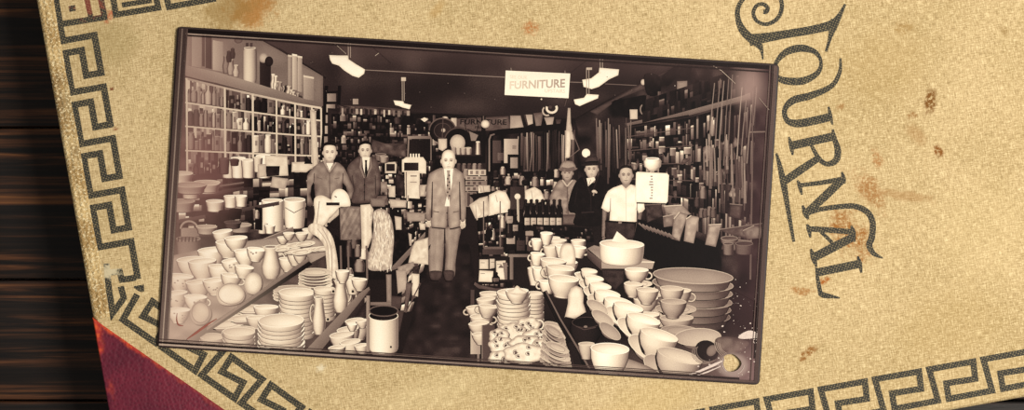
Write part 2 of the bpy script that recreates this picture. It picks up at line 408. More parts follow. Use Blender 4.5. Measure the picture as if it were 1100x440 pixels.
PAL = [(0, (8, 4, 5)), (.1, (18, 11, 11)), (.2, (42, 30, 29)), (.35, (86, 68, 63)), (.5, (133, 114, 103)), (.65, (172, 152, 136)), (.8, (212, 193, 170)), (.92, (238, 223, 199)), (1, (252, 242, 222))]
def print_material(name, rough, coat=0, aged=True):
    n = Nodes(name, rough, .08); c = n.coord()
    a = n.new('ShaderNodeAttribute', attribute_name='tone'); t = a.outputs['Fac']
    p = n.mapping(c, (1/PK, 1/PK, 0))                      # print pixels
    grain = n.noise(p, .9, 2, .6); blot = n.noise(p, .035, 4, .6)
    t = n.math('ADD', t, n.math('MULTIPLY', n.math('SUBTRACT', grain, .5), .16))
    t = n.math('ADD', t, n.math('MULTIPLY', n.math('SUBTRACT', blot, .5), .06))
    col = n.ramp(t, [(q, srgb(*rgb)) for q, rgb in PAL])
    x, y, z = n.sep(p); wob = n.math('MULTIPLY', n.math('SUBTRACT', n.noise(p, .02, 3), .5), 60)
    xw = n.math('ADD', x, wob); yw = n.math('ADD', y, n.math('MULTIPLY', wob, .5))
    def fade(f, rgb):
        nonlocal col
        if not aged: return
        col = n.mix(f, col, srgb(*rgb))
    fade(n.step(xw, -225, -322, 0, .36), (158, 120, 110))                                     # faded left end
    fade(n.step(n.dist(p, (-322, -150, 0), (1/190, 1/120, 0)), 1, .1, 0, .36), (216, 190, 170)) # bleached lower left
    fade(n.step(n.dist(p, (-285, 20, 0), (1/60, 1/70, 0)), 1, .1, 0, .3), (146, 96, 92))     # rosy patch
    fade(n.step(yw, 130, 172, 0, .24), (98, 74, 71))                                       # hazy top
    fade(n.step(xw, 268, 322, 0, .5), (74, 48, 51))                                         # plum right end
    fade(n.step(n.dist(p, pl(804, 92)+(0,), (1/26, 1/34, 0)), 1, .1, 0, .55), (176, 146, 136))
    fade(n.step(n.dist(p, pl(835, 405)+(0,), (1/90, 1/58, 0)), 1, .3, 0, .6), (134, 106, 104))
    fade(n.step(n.dist(p, pl(787, 392)+(0,), (1/20, 1/16, 0)), 1, .6, 0, .35), (196, 176, 164))
    n.bump(n.noise(p, .25, 3, .6), .08, .0002)
    if coat: n.b.inputs['Coat Weight'].default_value = coat; n.b.inputs['Coat Roughness'].default_value = .2
    return n.color(col)
M_PRINT = print_material('sepia_emulsion', .5); M_RIM = print_material('worn_rim', .4, aged=False)
M_PLATE = plain('varnished_plate_edge', (50, 38, 37), .5, .2, .2, 300)
M_RUST = plain('rusty_stain', (142, 84, 72), .6, .2)
M_FLAKE = plain('bare_emulsion_flakes', (206, 188, 176), .6, .3, .15, 2000)

# plate body with the rivet hole worn through near its lower right corner
outl = rounded(-PHW*PK, -PHH*PK, PHW*PK, PHH*PK, 5*PK, 5)
slab('plate', outl, 0.00003, PTH-.00001, M_PLATE, photo, .0003, 3, holes=[[(x*PK, y*PK) for x, y in reversed(hole_l)]])

LAYERS = []       # bounding boxes already printed and their level: ink is stacked only where it overlaps
DZ = .45e-6
CLIPX, CLIPY = PHW-2.2, PHH-2.2
class Ink:
    """one printed figure: flat patches of ink with a tone per vertex"""
    def __init__(s): s.v = []; s.f = []; s.t = []; s.n = 0; s.xf = None
    def add(s, pts, faces, tones):
        b = len(s.v)
        for p, t in zip(pts, tones):
            x, y = p[0], p[1]
            if s.xf:
                cx, cy, co, si = s.xf; dx, dy = x-cx, y-cy; x, y = cx+dx*co-dy*si, cy+dx*si+dy*co
            s.v.append((x, y, s.n)); s.t.append(t)
        s.f += [tuple(i+b for i in f) for f in faces]; s.n += 1; return s
    def turn(s, cx, cy, deg): a = math.radians(deg); s.xf = (cx, cy, math.cos(a), math.sin(a)); return s
    def poly(s, pts, tone):
        fn = tone if callable(tone) else (lambda x, y: tone)
        s.add(pts, tessellate_polygon([[Vector((p[0], p[1], 0)) for p in pts]]), [fn(*p[:2]) for p in pts]); return s
    def quad(s, x0, y0, x1, y1, t, t2=None, vert=False):
        t2 = t if t2 is None else t2
        s.add([(x0, y0), (x1, y0), (x1, y1), (x0, y1)], [(0, 1, 2, 3)], [t, t, t2, t2] if vert else [t, t2, t2, t]); return s
    def puff(s, pts, base, edge=.3, er=3.5, gx=0, gy=0, noise=.04, ns=.25, step=2.2, smooth=True, fn=None, sd=1):
        if smooth: pts = catmull(pts, True, 4)
        n = len(pts); xs = [p[0] for p in pts]; ys = [p[1] for p in pts]
        x0, x1, y0, y1 = min(xs), max(xs), min(ys), max(ys); w = max(1, x1-x0); h = max(1, y1-y0)
        segs = [(pts[i], pts[(i+1) % n]) for i in range(n)]
        def dist(x, y):
            m = 1e9
            for (ax, ay), (bx, by) in segs:
                dx, dy = bx-ax, by-ay; q = dx*dx+dy*dy
                t = 0 if q < 1e-12 else clamp(((x-ax)*dx+(y-ay)*dy)/q)
                e = (x-ax-dx*t)**2+(y-ay-dy*t)**2
                if e < m: m = e
            return math.sqrt(m)
        def inside(x, y):
            c = False
            for (ax, ay), (bx, by) in segs:
                if (ay > y) != (by > y) and x < (bx-ax)*(y-ay)/(by-ay)+ax: c = not c
            return c
        P = [Vector((x, y)) for x, y in pts]; gy_ = y0+step*.5; r = 0
        while gy_ < y1:
            gx_ = x0+step*(.5+.5*(r % 2))
            while gx_ < x1:
                if inside(gx_, gy_) and dist(gx_, gy_) > step*.45: P.append(Vector((gx_, gy_)))
                gx_ += step
            gy_ += step*.9; r += 1
        res = delaunay_2d_cdt(P, [(i, (i+1) % n) for i in range(n)], [], 1, 1e-6)
        V = [(v.x, v.y) for v in res[0]]; T = []
        for x, y in V:
            d = dist(x, y) if edge else er
            t = base*(1-edge*(1-min(1, d/er))**1.6) + gx*((x-x0)/w-.5) + gy*((y-y0)/h-.5)
            if noise: t += noise*2*vn(x*ns, y*ns, sd)
            if fn: t += fn(x, y)
            T.append(clamp(t, .02, 1))
        s.add(V, res[2], T); return s
    def stroke(s, pts, tone, smooth=0, t2=None):
        if smooth: pts = catmull(pts, n=smooth)
        L, R = ribbon(pts); n = len(L); P = []; T = []
        for i in range(n):
            t = tone if t2 is None else lerp(tone, t2, i/(n-1))
            P += [L[i], R[i]]; T += [t, t]
        s.add(P, [(2*i, 2*i+1, 2*i+3, 2*i+2) for i in range(n-1)], T); return s
    def line(s, x0, y0, x1, y1, w, tone):
        return s.stroke([(x0, y0, w), (x1, y1, w)], tone)
    def ell(s, cx, cy, rx, ry, tone, t2=None, deg=0, gx=0, gy=0, n=20):
        """disc, tone at the middle, t2 at the rim"""
        t2 = tone if t2 is None else t2; a = math.radians(deg)
        P = [(cx, cy)]; T = [tone]
        for ring, m in ((.6, .5), (1., 1.)):
            for k in range(n):
                q = 2*math.pi*k/n; x, y = rx*ring*math.cos(q), ry*ring*math.sin(q)
                P.append((cx+x*math.cos(a)-y*math.sin(a), cy+x*math.sin(a)+y*math.cos(a)))
                T.append(clamp(lerp(tone, t2, m*m)+gx*ring*math.cos(q)+gy*ring*math.sin(q), .02, 1))
        F = [(0, 1+k, 1+(k+1) % n) for k in range(n)] + [(1+k, 1+n+k, 1+n+(k+1) % n, 1+(k+1) % n) for k in range(n)]
        s.add(P, F, T); return s
    def ring(s, cx, cy, rx, ry, w, tone, a0=0, a1=360, t2=None, n=24, deg=0):
        a = math.radians(deg); pts = []
        for k in range(n+1):
            q = math.radians(lerp(a0, a1, k/n)); x, y = rx*math.cos(q), ry*math.sin(q)
            pts.append((cx+x*math.cos(a)-y*math.sin(a), cy+x*math.sin(a)+y*math.cos(a), w))
        return s.stroke(pts, tone, 0, t2)
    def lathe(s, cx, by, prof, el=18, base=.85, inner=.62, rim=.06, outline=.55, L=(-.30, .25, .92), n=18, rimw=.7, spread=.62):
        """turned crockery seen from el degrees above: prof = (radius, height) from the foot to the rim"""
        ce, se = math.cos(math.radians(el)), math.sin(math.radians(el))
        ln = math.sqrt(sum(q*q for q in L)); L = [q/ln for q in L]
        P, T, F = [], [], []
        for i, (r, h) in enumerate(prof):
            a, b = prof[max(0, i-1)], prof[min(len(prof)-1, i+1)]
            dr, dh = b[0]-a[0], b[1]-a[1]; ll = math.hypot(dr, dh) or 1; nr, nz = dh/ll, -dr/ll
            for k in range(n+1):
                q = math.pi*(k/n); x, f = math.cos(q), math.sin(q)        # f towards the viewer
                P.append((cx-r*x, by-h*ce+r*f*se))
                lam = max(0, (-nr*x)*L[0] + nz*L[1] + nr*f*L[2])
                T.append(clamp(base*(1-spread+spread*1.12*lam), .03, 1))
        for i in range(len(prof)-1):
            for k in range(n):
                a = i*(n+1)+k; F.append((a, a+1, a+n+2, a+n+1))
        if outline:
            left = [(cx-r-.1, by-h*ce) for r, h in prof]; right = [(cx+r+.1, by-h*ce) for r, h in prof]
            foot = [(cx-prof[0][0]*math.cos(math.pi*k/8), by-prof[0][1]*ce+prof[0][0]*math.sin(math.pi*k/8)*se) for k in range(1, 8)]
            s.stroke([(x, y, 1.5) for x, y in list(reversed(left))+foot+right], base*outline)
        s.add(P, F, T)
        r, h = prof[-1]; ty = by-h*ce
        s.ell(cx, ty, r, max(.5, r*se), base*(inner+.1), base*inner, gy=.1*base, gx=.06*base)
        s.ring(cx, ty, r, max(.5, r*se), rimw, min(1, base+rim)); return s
    def build(s, name, parent=None, label=None, mat=None, kind=None, top=False):
        xs, ys, T = [], [], []
        pts = [(*pl(x, y), q) for x, y, q in s.v]
        x0 = min(p[0] for p in pts); x1 = max(p[0] for p in pts); y0 = min(p[1] for p in pts); y1 = max(p[1] for p in pts)
        lev = 1
        for a, b, c, d, l in LAYERS:
            if l >= lev and a < x1 and b > x0 and c < y1 and d > y0: lev = l+1
        LAYERS.append((x0, x1, y0, y1, lev+s.n))
        me = bpy.data.meshes.new(name)
        me.from_pydata([(x*PK, y*PK, PTH+(lev+q)*DZ) for x, y, q in pts], [], s.f)
        at_ = me.attributes.new('tone', 'FLOAT', 'POINT'); at_.data.foreach_set('value', s.t)
        if x0 < -CLIPX or x1 > CLIPX or y0 < -CLIPY or y1 > CLIPY:
            bm = bmesh.new(); bm.from_mesh(me)
            for co, no in (((-CLIPX*PK, 0, 0), (-1, 0, 0)), ((CLIPX*PK, 0, 0), (1, 0, 0)), ((0, -CLIPY*PK, 0), (0, -1, 0)), ((0, CLIPY*PK, 0), (0, 1, 0))):
                bmesh.ops.bisect_plane(bm, geom=bm.verts[:]+bm.edges[:]+bm.faces[:], dist=1e-9, plane_co=co, plane_no=no, clear_outer=True)
            bm.to_mesh(me); bm.free()
        if not len(me.polygons): bpy.data.meshes.remove(me); return None
        # every patch of ink faces up
        flip = [p for p in me.polygons if p.normal.z < 0]
        if flip:
            bm = bmesh.new(); bm.from_mesh(me); bm.faces.ensure_lookup_table()
            bmesh.ops.reverse_faces(bm, faces=[bm.faces[p.index] for p in flip]); bm.to_mesh(me); bm.free()
        me.materials.append(mat or M_PRINT)
        o = bpy.data.objects.new(name, me); COL.objects.link(o); o.parent = parent or photo
        if label: o['label'] = label
        if kind: o['kind'] = kind
        return o
def text_mesh(body, bold=.02):
    cu = bpy.data.curves.new('lettering', 'FONT'); cu.body = body; cu.offset = bold; cu.resolution_u = 3
    ob = bpy.data.objects.new('lettering', cu); COL.objects.link(ob); bpy.context.view_layer.update()
    me = bpy.data.meshes.new_from_object(ob.evaluated_get(bpy.context.evaluated_depsgraph_get()))
    V = [(v.co.x, v.co.y) for v in me.vertices]; F = [tuple(p.vertices) for p in me.polygons]
    bpy.data.objects.remove(ob); bpy.data.curves.remove(cu); bpy.data.meshes.remove(me)
    return V, F
def text(ink, body, bl, br, hl, hr, tone, bold=.02):
    """lettering between the baseline ends bl and br (pixels), cap heights hl and hr; tone may run from left to right"""
    V, F = text_mesh(body, bold); x0 = min(v[0] for v in V); x1 = max(v[0] for v in V); y1 = max(v[1] for v in V); y0 = min(0, 0)
    P, T = [], []
    for x, y in V:
        f = (x-x0)/(x1-x0); h = lerp(hl, hr, f)*y/y1
        bx, by = lerp(bl[0], br[0], f), lerp(bl[1], br[1], f)
        P.append((bx + h*PSI*.6, by-h)); T.append(tone(f) if callable(tone) else tone)
    ink.add(P, F, T); return ink
def Z(x0, y0, s):
    def f(*p):
        if len(p) == 2 and not isinstance(p[0], (tuple, list)): return (x0+p[0]/s, y0+p[1]/s)
        return [(x0+q[0]/s, y0+q[1]/s)+tuple(q[2:]) for q in p]
    f.box = lambda a, b, c, d: (x0+a/s, y0+b/s, x0+c/s, y0+d/s)
    f.s = s
    return f
zA, zB, zC, zD = Z(170, 20, 4.4), Z(170, 110, 4.4), Z(165, 200, 4.4), Z(165, 280, 4.19)
zE, zF, zG, zH = Z(310, 30, 4.4), Z(300, 120, 4.4), Z(300, 200, 4.4), Z(300, 290, 4.4)
zI, zJ, zK, zL = Z(440, 40, 4.4), Z(440, 120, 4.4), Z(440, 200, 4.4), Z(440, 290, 4.0)
zM, zN, zO, zP = Z(570, 50, 4.4), Z(570, 140, 4.4), Z(570, 220, 4.4), Z(570, 305, 4.0)
zQ, zR, zT, zU = Z(680, 60, 4.0), Z(670, 160, 4.0), Z(670, 250, 4.4), Z(670, 320, 4.4)
zJ2, zW, zV, zX = Z(470, 115, 7.336), Z(590, 160, 4.4), Z(720, 80, 4.4), Z(620, 80, 4.4)
rnd = random.Random(11)

def clutter(name, quad, rows, wmin, wmax, pal, fill=(.35, .95), dark=.1, seed=1, label=None, gap=.25, hi=.3):
    """a packed jumble of shelf goods filling a four-sided area (top left, top right, bottom right, bottom left)"""
    r_ = random.Random(seed); a, b, c, d = quad
    def q(u, v): return (lerp(lerp(a[0], b[0], u), lerp(d[0], c[0], u), v), lerp(lerp(a[1], b[1], u), lerp(d[1], c[1], u), v))
    wid = (math.hypot(b[0]-a[0], b[1]-a[1])+math.hypot(c[0]-d[0], c[1]-d[1]))/2
    P, F, T = [], [], []
    def cell(u0, v0, u1, v1, t0, t1=None):
        if u1 <= u0 or v1 <= v0: return
        n = len(P); P.extend((q(u0, v0), q(u1, v0), q(u1, v1), q(u0, v1))); F.append((n, n+1, n+2, n+3)); t1 = t0 if t1 is None else t1; T.extend((clamp(t0), clamp(t0), clamp(t1), clamp(t1)))
    for r in range(rows):
        u = 0
        while u < 1:
            w = min(1-u, r_.uniform(wmin, wmax)/wid); v0 = (r+r_.uniform(-.0, .0))/rows; v1 = (r+1)/rows
            if r_.random() < gap: cell(u, v0, u+w, v1, dark*r_.uniform(.5, 1.8), dark); u += w; continue
            h = r_.uniform(*fill); vm = v1-(v1-v0)*h; t = r_.choice(pal)*r_.uniform(.8, 1.15)
            cell(u, v0, u+w, vm, dark*r_.uniform(.6, 1.8))
            k = r_.random(); vc = lerp(vm, v1, r_.uniform(.12, .4))
            if k < hi: cell(u, vm, u+w, vc, t*1.3+.1, t*1.2); cell(u, vc, u+w, v1, t, t*.55)
            elif k < .7:
                m = r_.uniform(.3, .7)*w; cell(u, vm, u+m, v1, t*1.15, t*.7); cell(u+m, vm, u+w, v1, t*.5, t*.35)
            else: cell(u, vm, u+w, vc, t*.45, t*.5); cell(u, vc, u+w, v1, t, t*.7)
            u += w
    I = Ink(); I.add(P, F, T); return I.build(name, label=label, kind='stuff')

# ------------------------------------------------------------------ the printed picture, far to near
def ground():
    i = Ink()
    o = [(x, y) for x, y in rounded(-PHW+2, -PHH+2, PHW-2, PHH-2, 4, 5)]
    loops = [[Vector((x, y, 0)) for x, y in o], [Vector((x, y, 0)) for x, y in reversed(hole_l)]]
    tri = tessellate_polygon(loops); P = [lp(v.x, v.y) for l in loops for v in l]
    i.add(P, tri, [.13]*len(P)); i.build('emulsion_ground')
ground()
ceil = [(258, 30), (300, 52), (345, 79), (354, 117), (420, 119), (480, 122), (545, 127), (618, 127), (655, 106), (700, 84), (752, 60), (700, 55), (500, 43), (350, 33)]
Ink().puff(ceil, .2, 0, 1, gx=-.03, gy=-.05, noise=.05, ns=.045, step=7, smooth=False, fn=lambda x, y: .09*vn(x*.012, y*.05, 7)+.05*clamp((70-y+.06*(x-300))/40)).build('ceiling')
i = Ink()
for x0, y0, x1, y1, w, t in ((391, 75, 545, 83, .9, .5), (611, 88, 640, 89, .9, .45), (650, 90, 690, 92, .8, .4), (300, 52, 350, 84, 1.6, .12), (395, 46, 420, 68, 1, .15), (630, 65, 608, 82, .8, .12)):
    i.line(x0, y0, x1, y1, w, t)
i.build('ceiling_conduit')
# left wall and its shelf
Ink().puff([(188, 30), (266, 35), (300, 54), (347, 82), (347, 114), (300, 100), (198, 74), (186, 80)], .47, .1, 4, gx=-.06, noise=.05, ns=.08, step=5, smooth=False).build('wall')
Ink().puff([(186, 84), (200, 84), (345, 116), (345, 250), (330, 262), (262, 268), (186, 330)], .22, 0, 1, gx=-.1, noise=.10, ns=.12, step=5, smooth=False).build('wall')
# things on the top shelf
def bx(name, x0, y0, x1, y1, t, t2, sl=.18, cap=None, edge=.0):
    i = Ink(); dy = (x1-x0)*sl
    i.add([(x0, y0), (x1, y0+dy), (x1, y1+dy), (x0, y1)], [(0, 1, 2, 3)], [t, t2, t2*.92, t*.92])
    if cap: i.add([(x0-.2, y0-1.4), (x1+.2, y0+dy-1.4), (x1+.2, y0+dy+.6), (x0-.2, y0+.6)], [(0, 1, 2, 3)], [cap]*4)
    if edge: i.stroke([(x1, y0+dy, .8), (x1, y1+dy, .8)], t2*.5)
    return i.build(name)
for a in ((198, 35, 206, 70, .62, .5), (206, 36, 216, 71, .66, .58), (217, 36, 220, 71, .3, .28), (220.8, 36.5, 227.5, 73, .24, .2), (228.6, 43, 239.5, 75, .74, .6)):
    bx('storage_box', *a)
for cx, y0, y1, r, t in ((243, 60, 78, 3.4, .5), (248, 64, 80, 3.6, .62), (253.5, 70, 82, 3.4, .72), (246, 55, 66, 2.4, .2), (250, 52, 62, 2, .22)):
    Ink().lathe(cx, y1, [(r*.7, 0), (r, (y1-y0)*.4), (r*.55, (y1-y0)*.75), (r*.6, y1-y0)], 8, t, spread=.5).build('vase')
Ink().ell(256, 43, 4.6, 3.6, .42, .3).build('hanging_lamp')
Ink().lathe(268.5, 88, [(6.6, 0), (7.2, 4), (7.1, 34), (6.2, 37)], 10, .78, spread=.6).quad(264, 46, 267, 50, .22).quad(268.5, 46, 271.5, 50.5, .25).build('metal_canister')
bx('storage_box', 279, 66, 291, 92, .2, .16)
Ink().ell(283, 62, 5, 5.5, .75, .5).ell(289, 66, 4.5, 5.5, .16, .1).build('glass_lamp')
for k in range(13):
    cx = 293+k*2.4+rnd.random(); by = 95+k*1.0+rnd.random()*2; h = rnd.uniform(7, 17)-k*.3; r = rnd.uniform(1.6, 3)
    Ink().lathe(cx, by, [(r*.8, 0), (r, h*.4), (r*.5, h*.7), (r*.7, h)], 8, rnd.choice((.75, .6, .3, .2, .85)), spread=.5).build('vase')
for x0, y0, x1, y1, t in ((309.5, 60, 313.5, 92, .66), (314, 59, 319, 96, .8), (319.6, 61, 324.5, 98, .72), (326, 82, 337, 106, .66)):
    bx('paper_roll' if x1-x0 < 6 else 'storage_box', x0, y0, x1, y1, t, t*.8, .2, cap=min(1, t+.12))
Ink().add([(199, 70), (232, 77), (280, 91), (346, 112), (346, 120), (280, 102), (232, 89), (199, 82)], [(0, 1, 6, 7), (1, 2, 5, 6), (2, 3, 4, 5)], [.55, .6, .55, .42, .36, .46, .5, .5]).line(199, 82, 346, 119.5, 1.4, .25).build('shelf_board')
# pigeonhole shelving
def Lr(r, x):
    rows = [(84, 116), (110, 129.5), (135.5, 146.5), (161.5, 167.5), (188, 190)]
    return lerp(rows[r][0], rows[r][1], clamp((x-200)/140)**.92)
colx = [200.5, 241.5, 271.5, 297, 317, 335, 345]
def goods(x0, x1, yb0, yb1, h, dark, n, wmin, wmax, pal, names):
    """a row of little goods standing on a shelf that runs from (x0, yb0) to (x1, yb1)"""
    x = x0+.8
    while x < x1-1.5:
        w = rnd.uniform(wmin, wmax); w = min(w, x1-x-.3); yb = lerp(yb0, yb1, (x-x0)/(x1-x0)); hh = h*rnd.uniform(.4, .92); t = rnd.choice(pal)
        kind = rnd.choice(names); i = Ink()
        if kind in ('bottle', 'jar', 'vase'):
            r = w/2
            pr = {'bottle': [(r*.9, 0), (r, hh*.55), (r*.35, hh*.75), (r*.35, hh)], 'jar': [(r*.85, 0), (r, hh*.2), (r, hh*.75), (r*.75, hh*.85), (r*.75, hh)],
                  'vase': [(r*.6, 0), (r, hh*.35), (r*.5, hh*.75), (r*.75, hh)]}[kind]
            i.lathe(x+r, yb-.5, pr, 6, t, inner=.4, spread=.55, n=8, outline=.4, rimw=.5)
            pass
        else:
            i.quad(x, yb-hh, x+w-.3, yb-.4, t, t*.75)
            i.quad(x, yb-hh, x+w-.3, yb-hh+1, min(1, t*1.2), t)
            if w > 4: i.quad(x+w*.25, yb-hh*.7, x+w*.7, yb-hh*.4, t*.6 if t > .4 else t+.3)
        i.build(kind)
        x += w+rnd.uniform(.1, 1.2)
for c in range(6):
    xa, xb = colx[c], colx[c+1]
    for r in range(4):
        ya0, ya1, yb0, yb1 = Lr(r, xa), Lr(r, xb), Lr(r+1, xa), Lr(r+1, xb)
        d = {0: .42, 1: .34}.get(c, .22) + .06*rnd.random()
        if c == 0 and r == 3: d = .3
        Ink().add([(xa, ya0), (xb, ya1), (xb, yb1), (xa, yb0)], [(0, 1, 2, 3)], [d+.12, d+.05, d-.06, d]).build('pigeonhole')
        clutter('shelf_jumble', ((xa, ya0), (xb, ya1), (xb, yb1-1), (xa, yb0-1)), 1, 1.2, 4, (.15, .35, .6, .85) if c else (.4, .5, .65), (.3, .9), d, c*7+r)
        pal = ((.5, .62, .7, .3, .56) if c == 0 else (.1, .2, .5, .75, .88, .12) if c < 3 else (.08, .15, .6, .9, .3))
        if c == 0 and r in (2, 3): pal = (.25, .3, .55, .3, .22)
        goods(xa+.5, xb-.5, yb0-1, yb1-1, (yb0-ya0)*.95, d, 5, 2.6, 7.5 if c < 3 else 5.5, pal, ('bottle', 'jar', 'tin', 'box', 'box', 'tin'))
i = Ink()
for r in range(5):
    pts = [(x, Lr(r, x), 1.6 if r else 2.2) for x in (199, 215, 241, 270, 297, 320, 345)]
    i.stroke(pts, .8 if r else .6, 0, .8)
for c, x in enumerate(colx): i.line(x, Lr(0, x), x+.6, Lr(4, x), 2.1 if c < 3 else 1.8, .8)
i.build('shelf_frame')
Ink().puff([(333, 118), (339, 119), (342, 170), (341, 182), (336, 182)], .8, .2, 2, step=3, smooth=False).build('shelf_upright')
# ladder against the shelves
i = Ink()
i.stroke([(351, 92, 3.2), (349, 130, 3.4), (345, 172, 3.6)], .06); i.stroke([(365, 92, 3.2), (363, 130, 3.4), (357, 172, 3.6)], .07)
for k in range(7): y = 99+k*11.5; i.line(350.5-(y-92)*.07, y, 364-(y-92)*.08, y-.4, 2, .1); i.quad(352-(y-92)*.07, y+1.5, 361.5-(y-92)*.08, y+10, .55+.2*rnd.random(), .45)
i.build('ladder')

# back of the shop
Ink().puff([(352, 116), (420, 119), (480, 122), (545, 127), (622, 127), (622, 215), (352, 215)], .12, 0, 1, noise=.12, ns=.1, step=5, smooth=False).build('back_wall')
for x0, y0, x1, y1, t in zF.box(285, -5, 0, 0) and ((378, 118, 384, 172, .62), (393, 122, 398, 158, .5), (364, 118, 367, 168, .5), (368, 154, 374, 172, .68), (425, 134, 429, 165, .32), (461, 132, 463, 172, .4), (399, 122, 404, 140, .3)):
    Ink().quad(x0, y0, x1, y1, t, t*.6).build('post')
clutter('shelf_jumble', ((356, 122), (488, 126), (488, 178), (356, 176)), 7, 1.2, 5, (.12, .2, .3, .42, .55, .2, .15), (.3, .95), .07, 51)
for k in range(16):
    x = rnd.uniform(356, 486); y = rnd.uniform(120, 168); w = rnd.uniform(2, 8); h = rnd.uniform(2, 9); t = rnd.choice((.08, .16, .25, .32, .4, .55, .7)) if k % 5 else .75
    i = Ink(); i.quad(x, y, x+w, y+h, t, t*.6)
    if k % 3 == 0: i.ell(x+w/2, y-.5, w*.4, 1.6, t*1.1, t*.7)
    i.build(rnd.choice(('box', 'tin', 'jar')))
Ink().puff(zF((440, 130), (500, 150), (600, 150), (600, 215), (500, 205), (430, 190)), .34, .3, 3, noise=.12, ns=.3, smooth=False).build('display_panel')
i = Ink(); i.quad(438, 146, 464, 149, .55, .4).quad(438, 150, 464, 170, .14, .1).line(439, 149, 438, 172, 1.5, .5).line(463, 149, 463, 172, 1.2, .45); i.build('shelf_rack')
for x, y in ((456, 128), (450, 110)): Ink().poly([(x-4, y), (x, y-2), (x+4, y), (x, y+3)], .85).build('ceiling_light') if y > 120 else None
i = Ink(); i.puff([(362, 112), (420, 116), (440, 118), (440, 124), (362, 122)], .3, .2, 2, noise=.2, ns=.4, step=2, smooth=False)
for k in range(16): x = 362+k*5; i.quad(x, 116+k*.2, x+rnd.uniform(1.5, 3.5), 120+k*.2+rnd.random()*5, rnd.choice((.6, .45, .15, .1, .75)))
i.build('shelf_display')
Ink().quad(379, 106, 385, 112, .62, .55).build('wall_notice')
# back banner
b = Ink(); b.puff(zJ2((140, 92), (560, 70), (575, 180), (230, 190), (140, 160)), .37, .2, 3, noise=.05, smooth=False)
ban = b.build('banner', label='pictured banner lettered FURNITURE')
text(Ink(), 'FURNITURE', zJ2(178, 134), zJ2(545, 138), 5.2, 5.6, lambda f: .12).build('banner_lettering', ban)
j_ = Ink()
for k in range(7): j_.line(*zJ2(300+k*15, 150), *zJ2(298+k*15, 168), 1, .2).line(*zJ2(300+k*15, 150+8*(k % 3)), *zJ2(309+k*15, 152+8*(k % 3)), .7, .24)
j_.build('banner_mark', ban)
Ink().quad(*zJ2.box(108, 86, 150, 150), .78, .66).build('paper_notice')
i = Ink(); i.ell(*zJ2(40, 185), 14.5, 13.5, .2, .12, gx=.06).ring(*zJ2(40, 185), 14.3, 13.2, 1.3, .38, 180, 400).ring(*zJ2(40, 185), 9, 8, .7, .3).ell(*zJ2(46, 182), 2.3, 2.3, .75, .5).line(476, 126, 475, 152, 1, .3); i.build('electric_fan')
i = Ink(); i.ell(*zJ2(165, 280), 16, 17, .06, .1).ring(*zJ2(165, 280), 15.5, 16, 1.2, .32, 200, 350).ell(*zJ2(158, 280), 8.2, 8.8, .8, .6); i.build('gramophone_horn')
Ink().ring(*zJ2(270, 140), 7, 10, .8, .12).line(*zJ2(235, 175), *zJ2(330, 215), 1.1, .12).line(*zJ2(330, 215), *zJ2(300, 270), 1.1, .12).poly(zJ2((250, 190), (320, 220), (300, 265), (265, 265)), .5).build('wire_bracket')
Ink().quad(*zJ2.box(345, 70, 378, 440), .1, .07).line(*zJ2(362, 70), *zJ2(362, 110), 1.2, .4).build('post')
Ink().ell(*zJ2(376, 133), 4.6, 4.4, .9, .6).build('globe_lamp')
Ink().puff(zJ2((5, 248), (74, 248), (74, 320), (40, 346), (8, 330)), .78, .2, 2, smooth=False).build('paper_bag')
for x0, y0, x1, y1, t in ((110, 310, 150, 372, .62), (150, 318, 182, 372, .72), (185, 312, 222, 375, .66), (228, 318, 262, 375, .7)):
    Ink().lathe((zJ2(x0, 0)[0]+zJ2(x1, 0)[0])/2, zJ2(0, y1)[1], [(1.8, 0), (2.5, 3), (2.6, 7.5)], 8, t, spread=.5).build('cup')
Ink().lathe(*zJ2(318, 376), [(1.9, 0), (1.5, 8), (1.4, 13), (1.9, 14)], 6, .8, spread=.6).build('vase')
Ink().quad(*zJ2.box(130, 374, 352, 384), .22, .16).quad(*zJ2.box(135, 384, 345, 470), .1, .08).build('counter_top')
for k in range(5): Ink().lathe(493+k*5.6, 184, [(2.1, 0), (2.4, 2), (2.3, 6), (1.5, 8)], 8, rnd.choice((.4, .55, .3)), spread=.6).build('jar')
# pennants and papers above the black pipe
for q, t in ((((572, 66), (655, 66), (680, 165), (572, 186)), .62), (((678, 60), (748, 58), (752, 130), (705, 145)), .72), (((755, 48), (835, 38), (815, 150), (778, 160)), .45), (((840, 80), (918, 78), (905, 150), (865, 152)), .66), (((930, 95), (975, 95), (960, 150), (940, 150)), .32)):
    Ink().puff(zJ2(*q), t, .15, 2, gy=.1, smooth=False).build('pennant')
Ink().poly(zJ2((678, 60), (695, 60), (715, 145), (705, 145)), .25).build('pennant_string')
i = Ink(); i.ring(*zJ2(900, 8), 5.4, 4.8, 2.4, .85, -30, 200).ell(*zJ2(888, 0), 2.4, 2.4, .3, .2).ring(*zJ2(862, 30), 4.5, 4.8, 1.6, .7, 60, 230); i.build('ceiling_lamp')
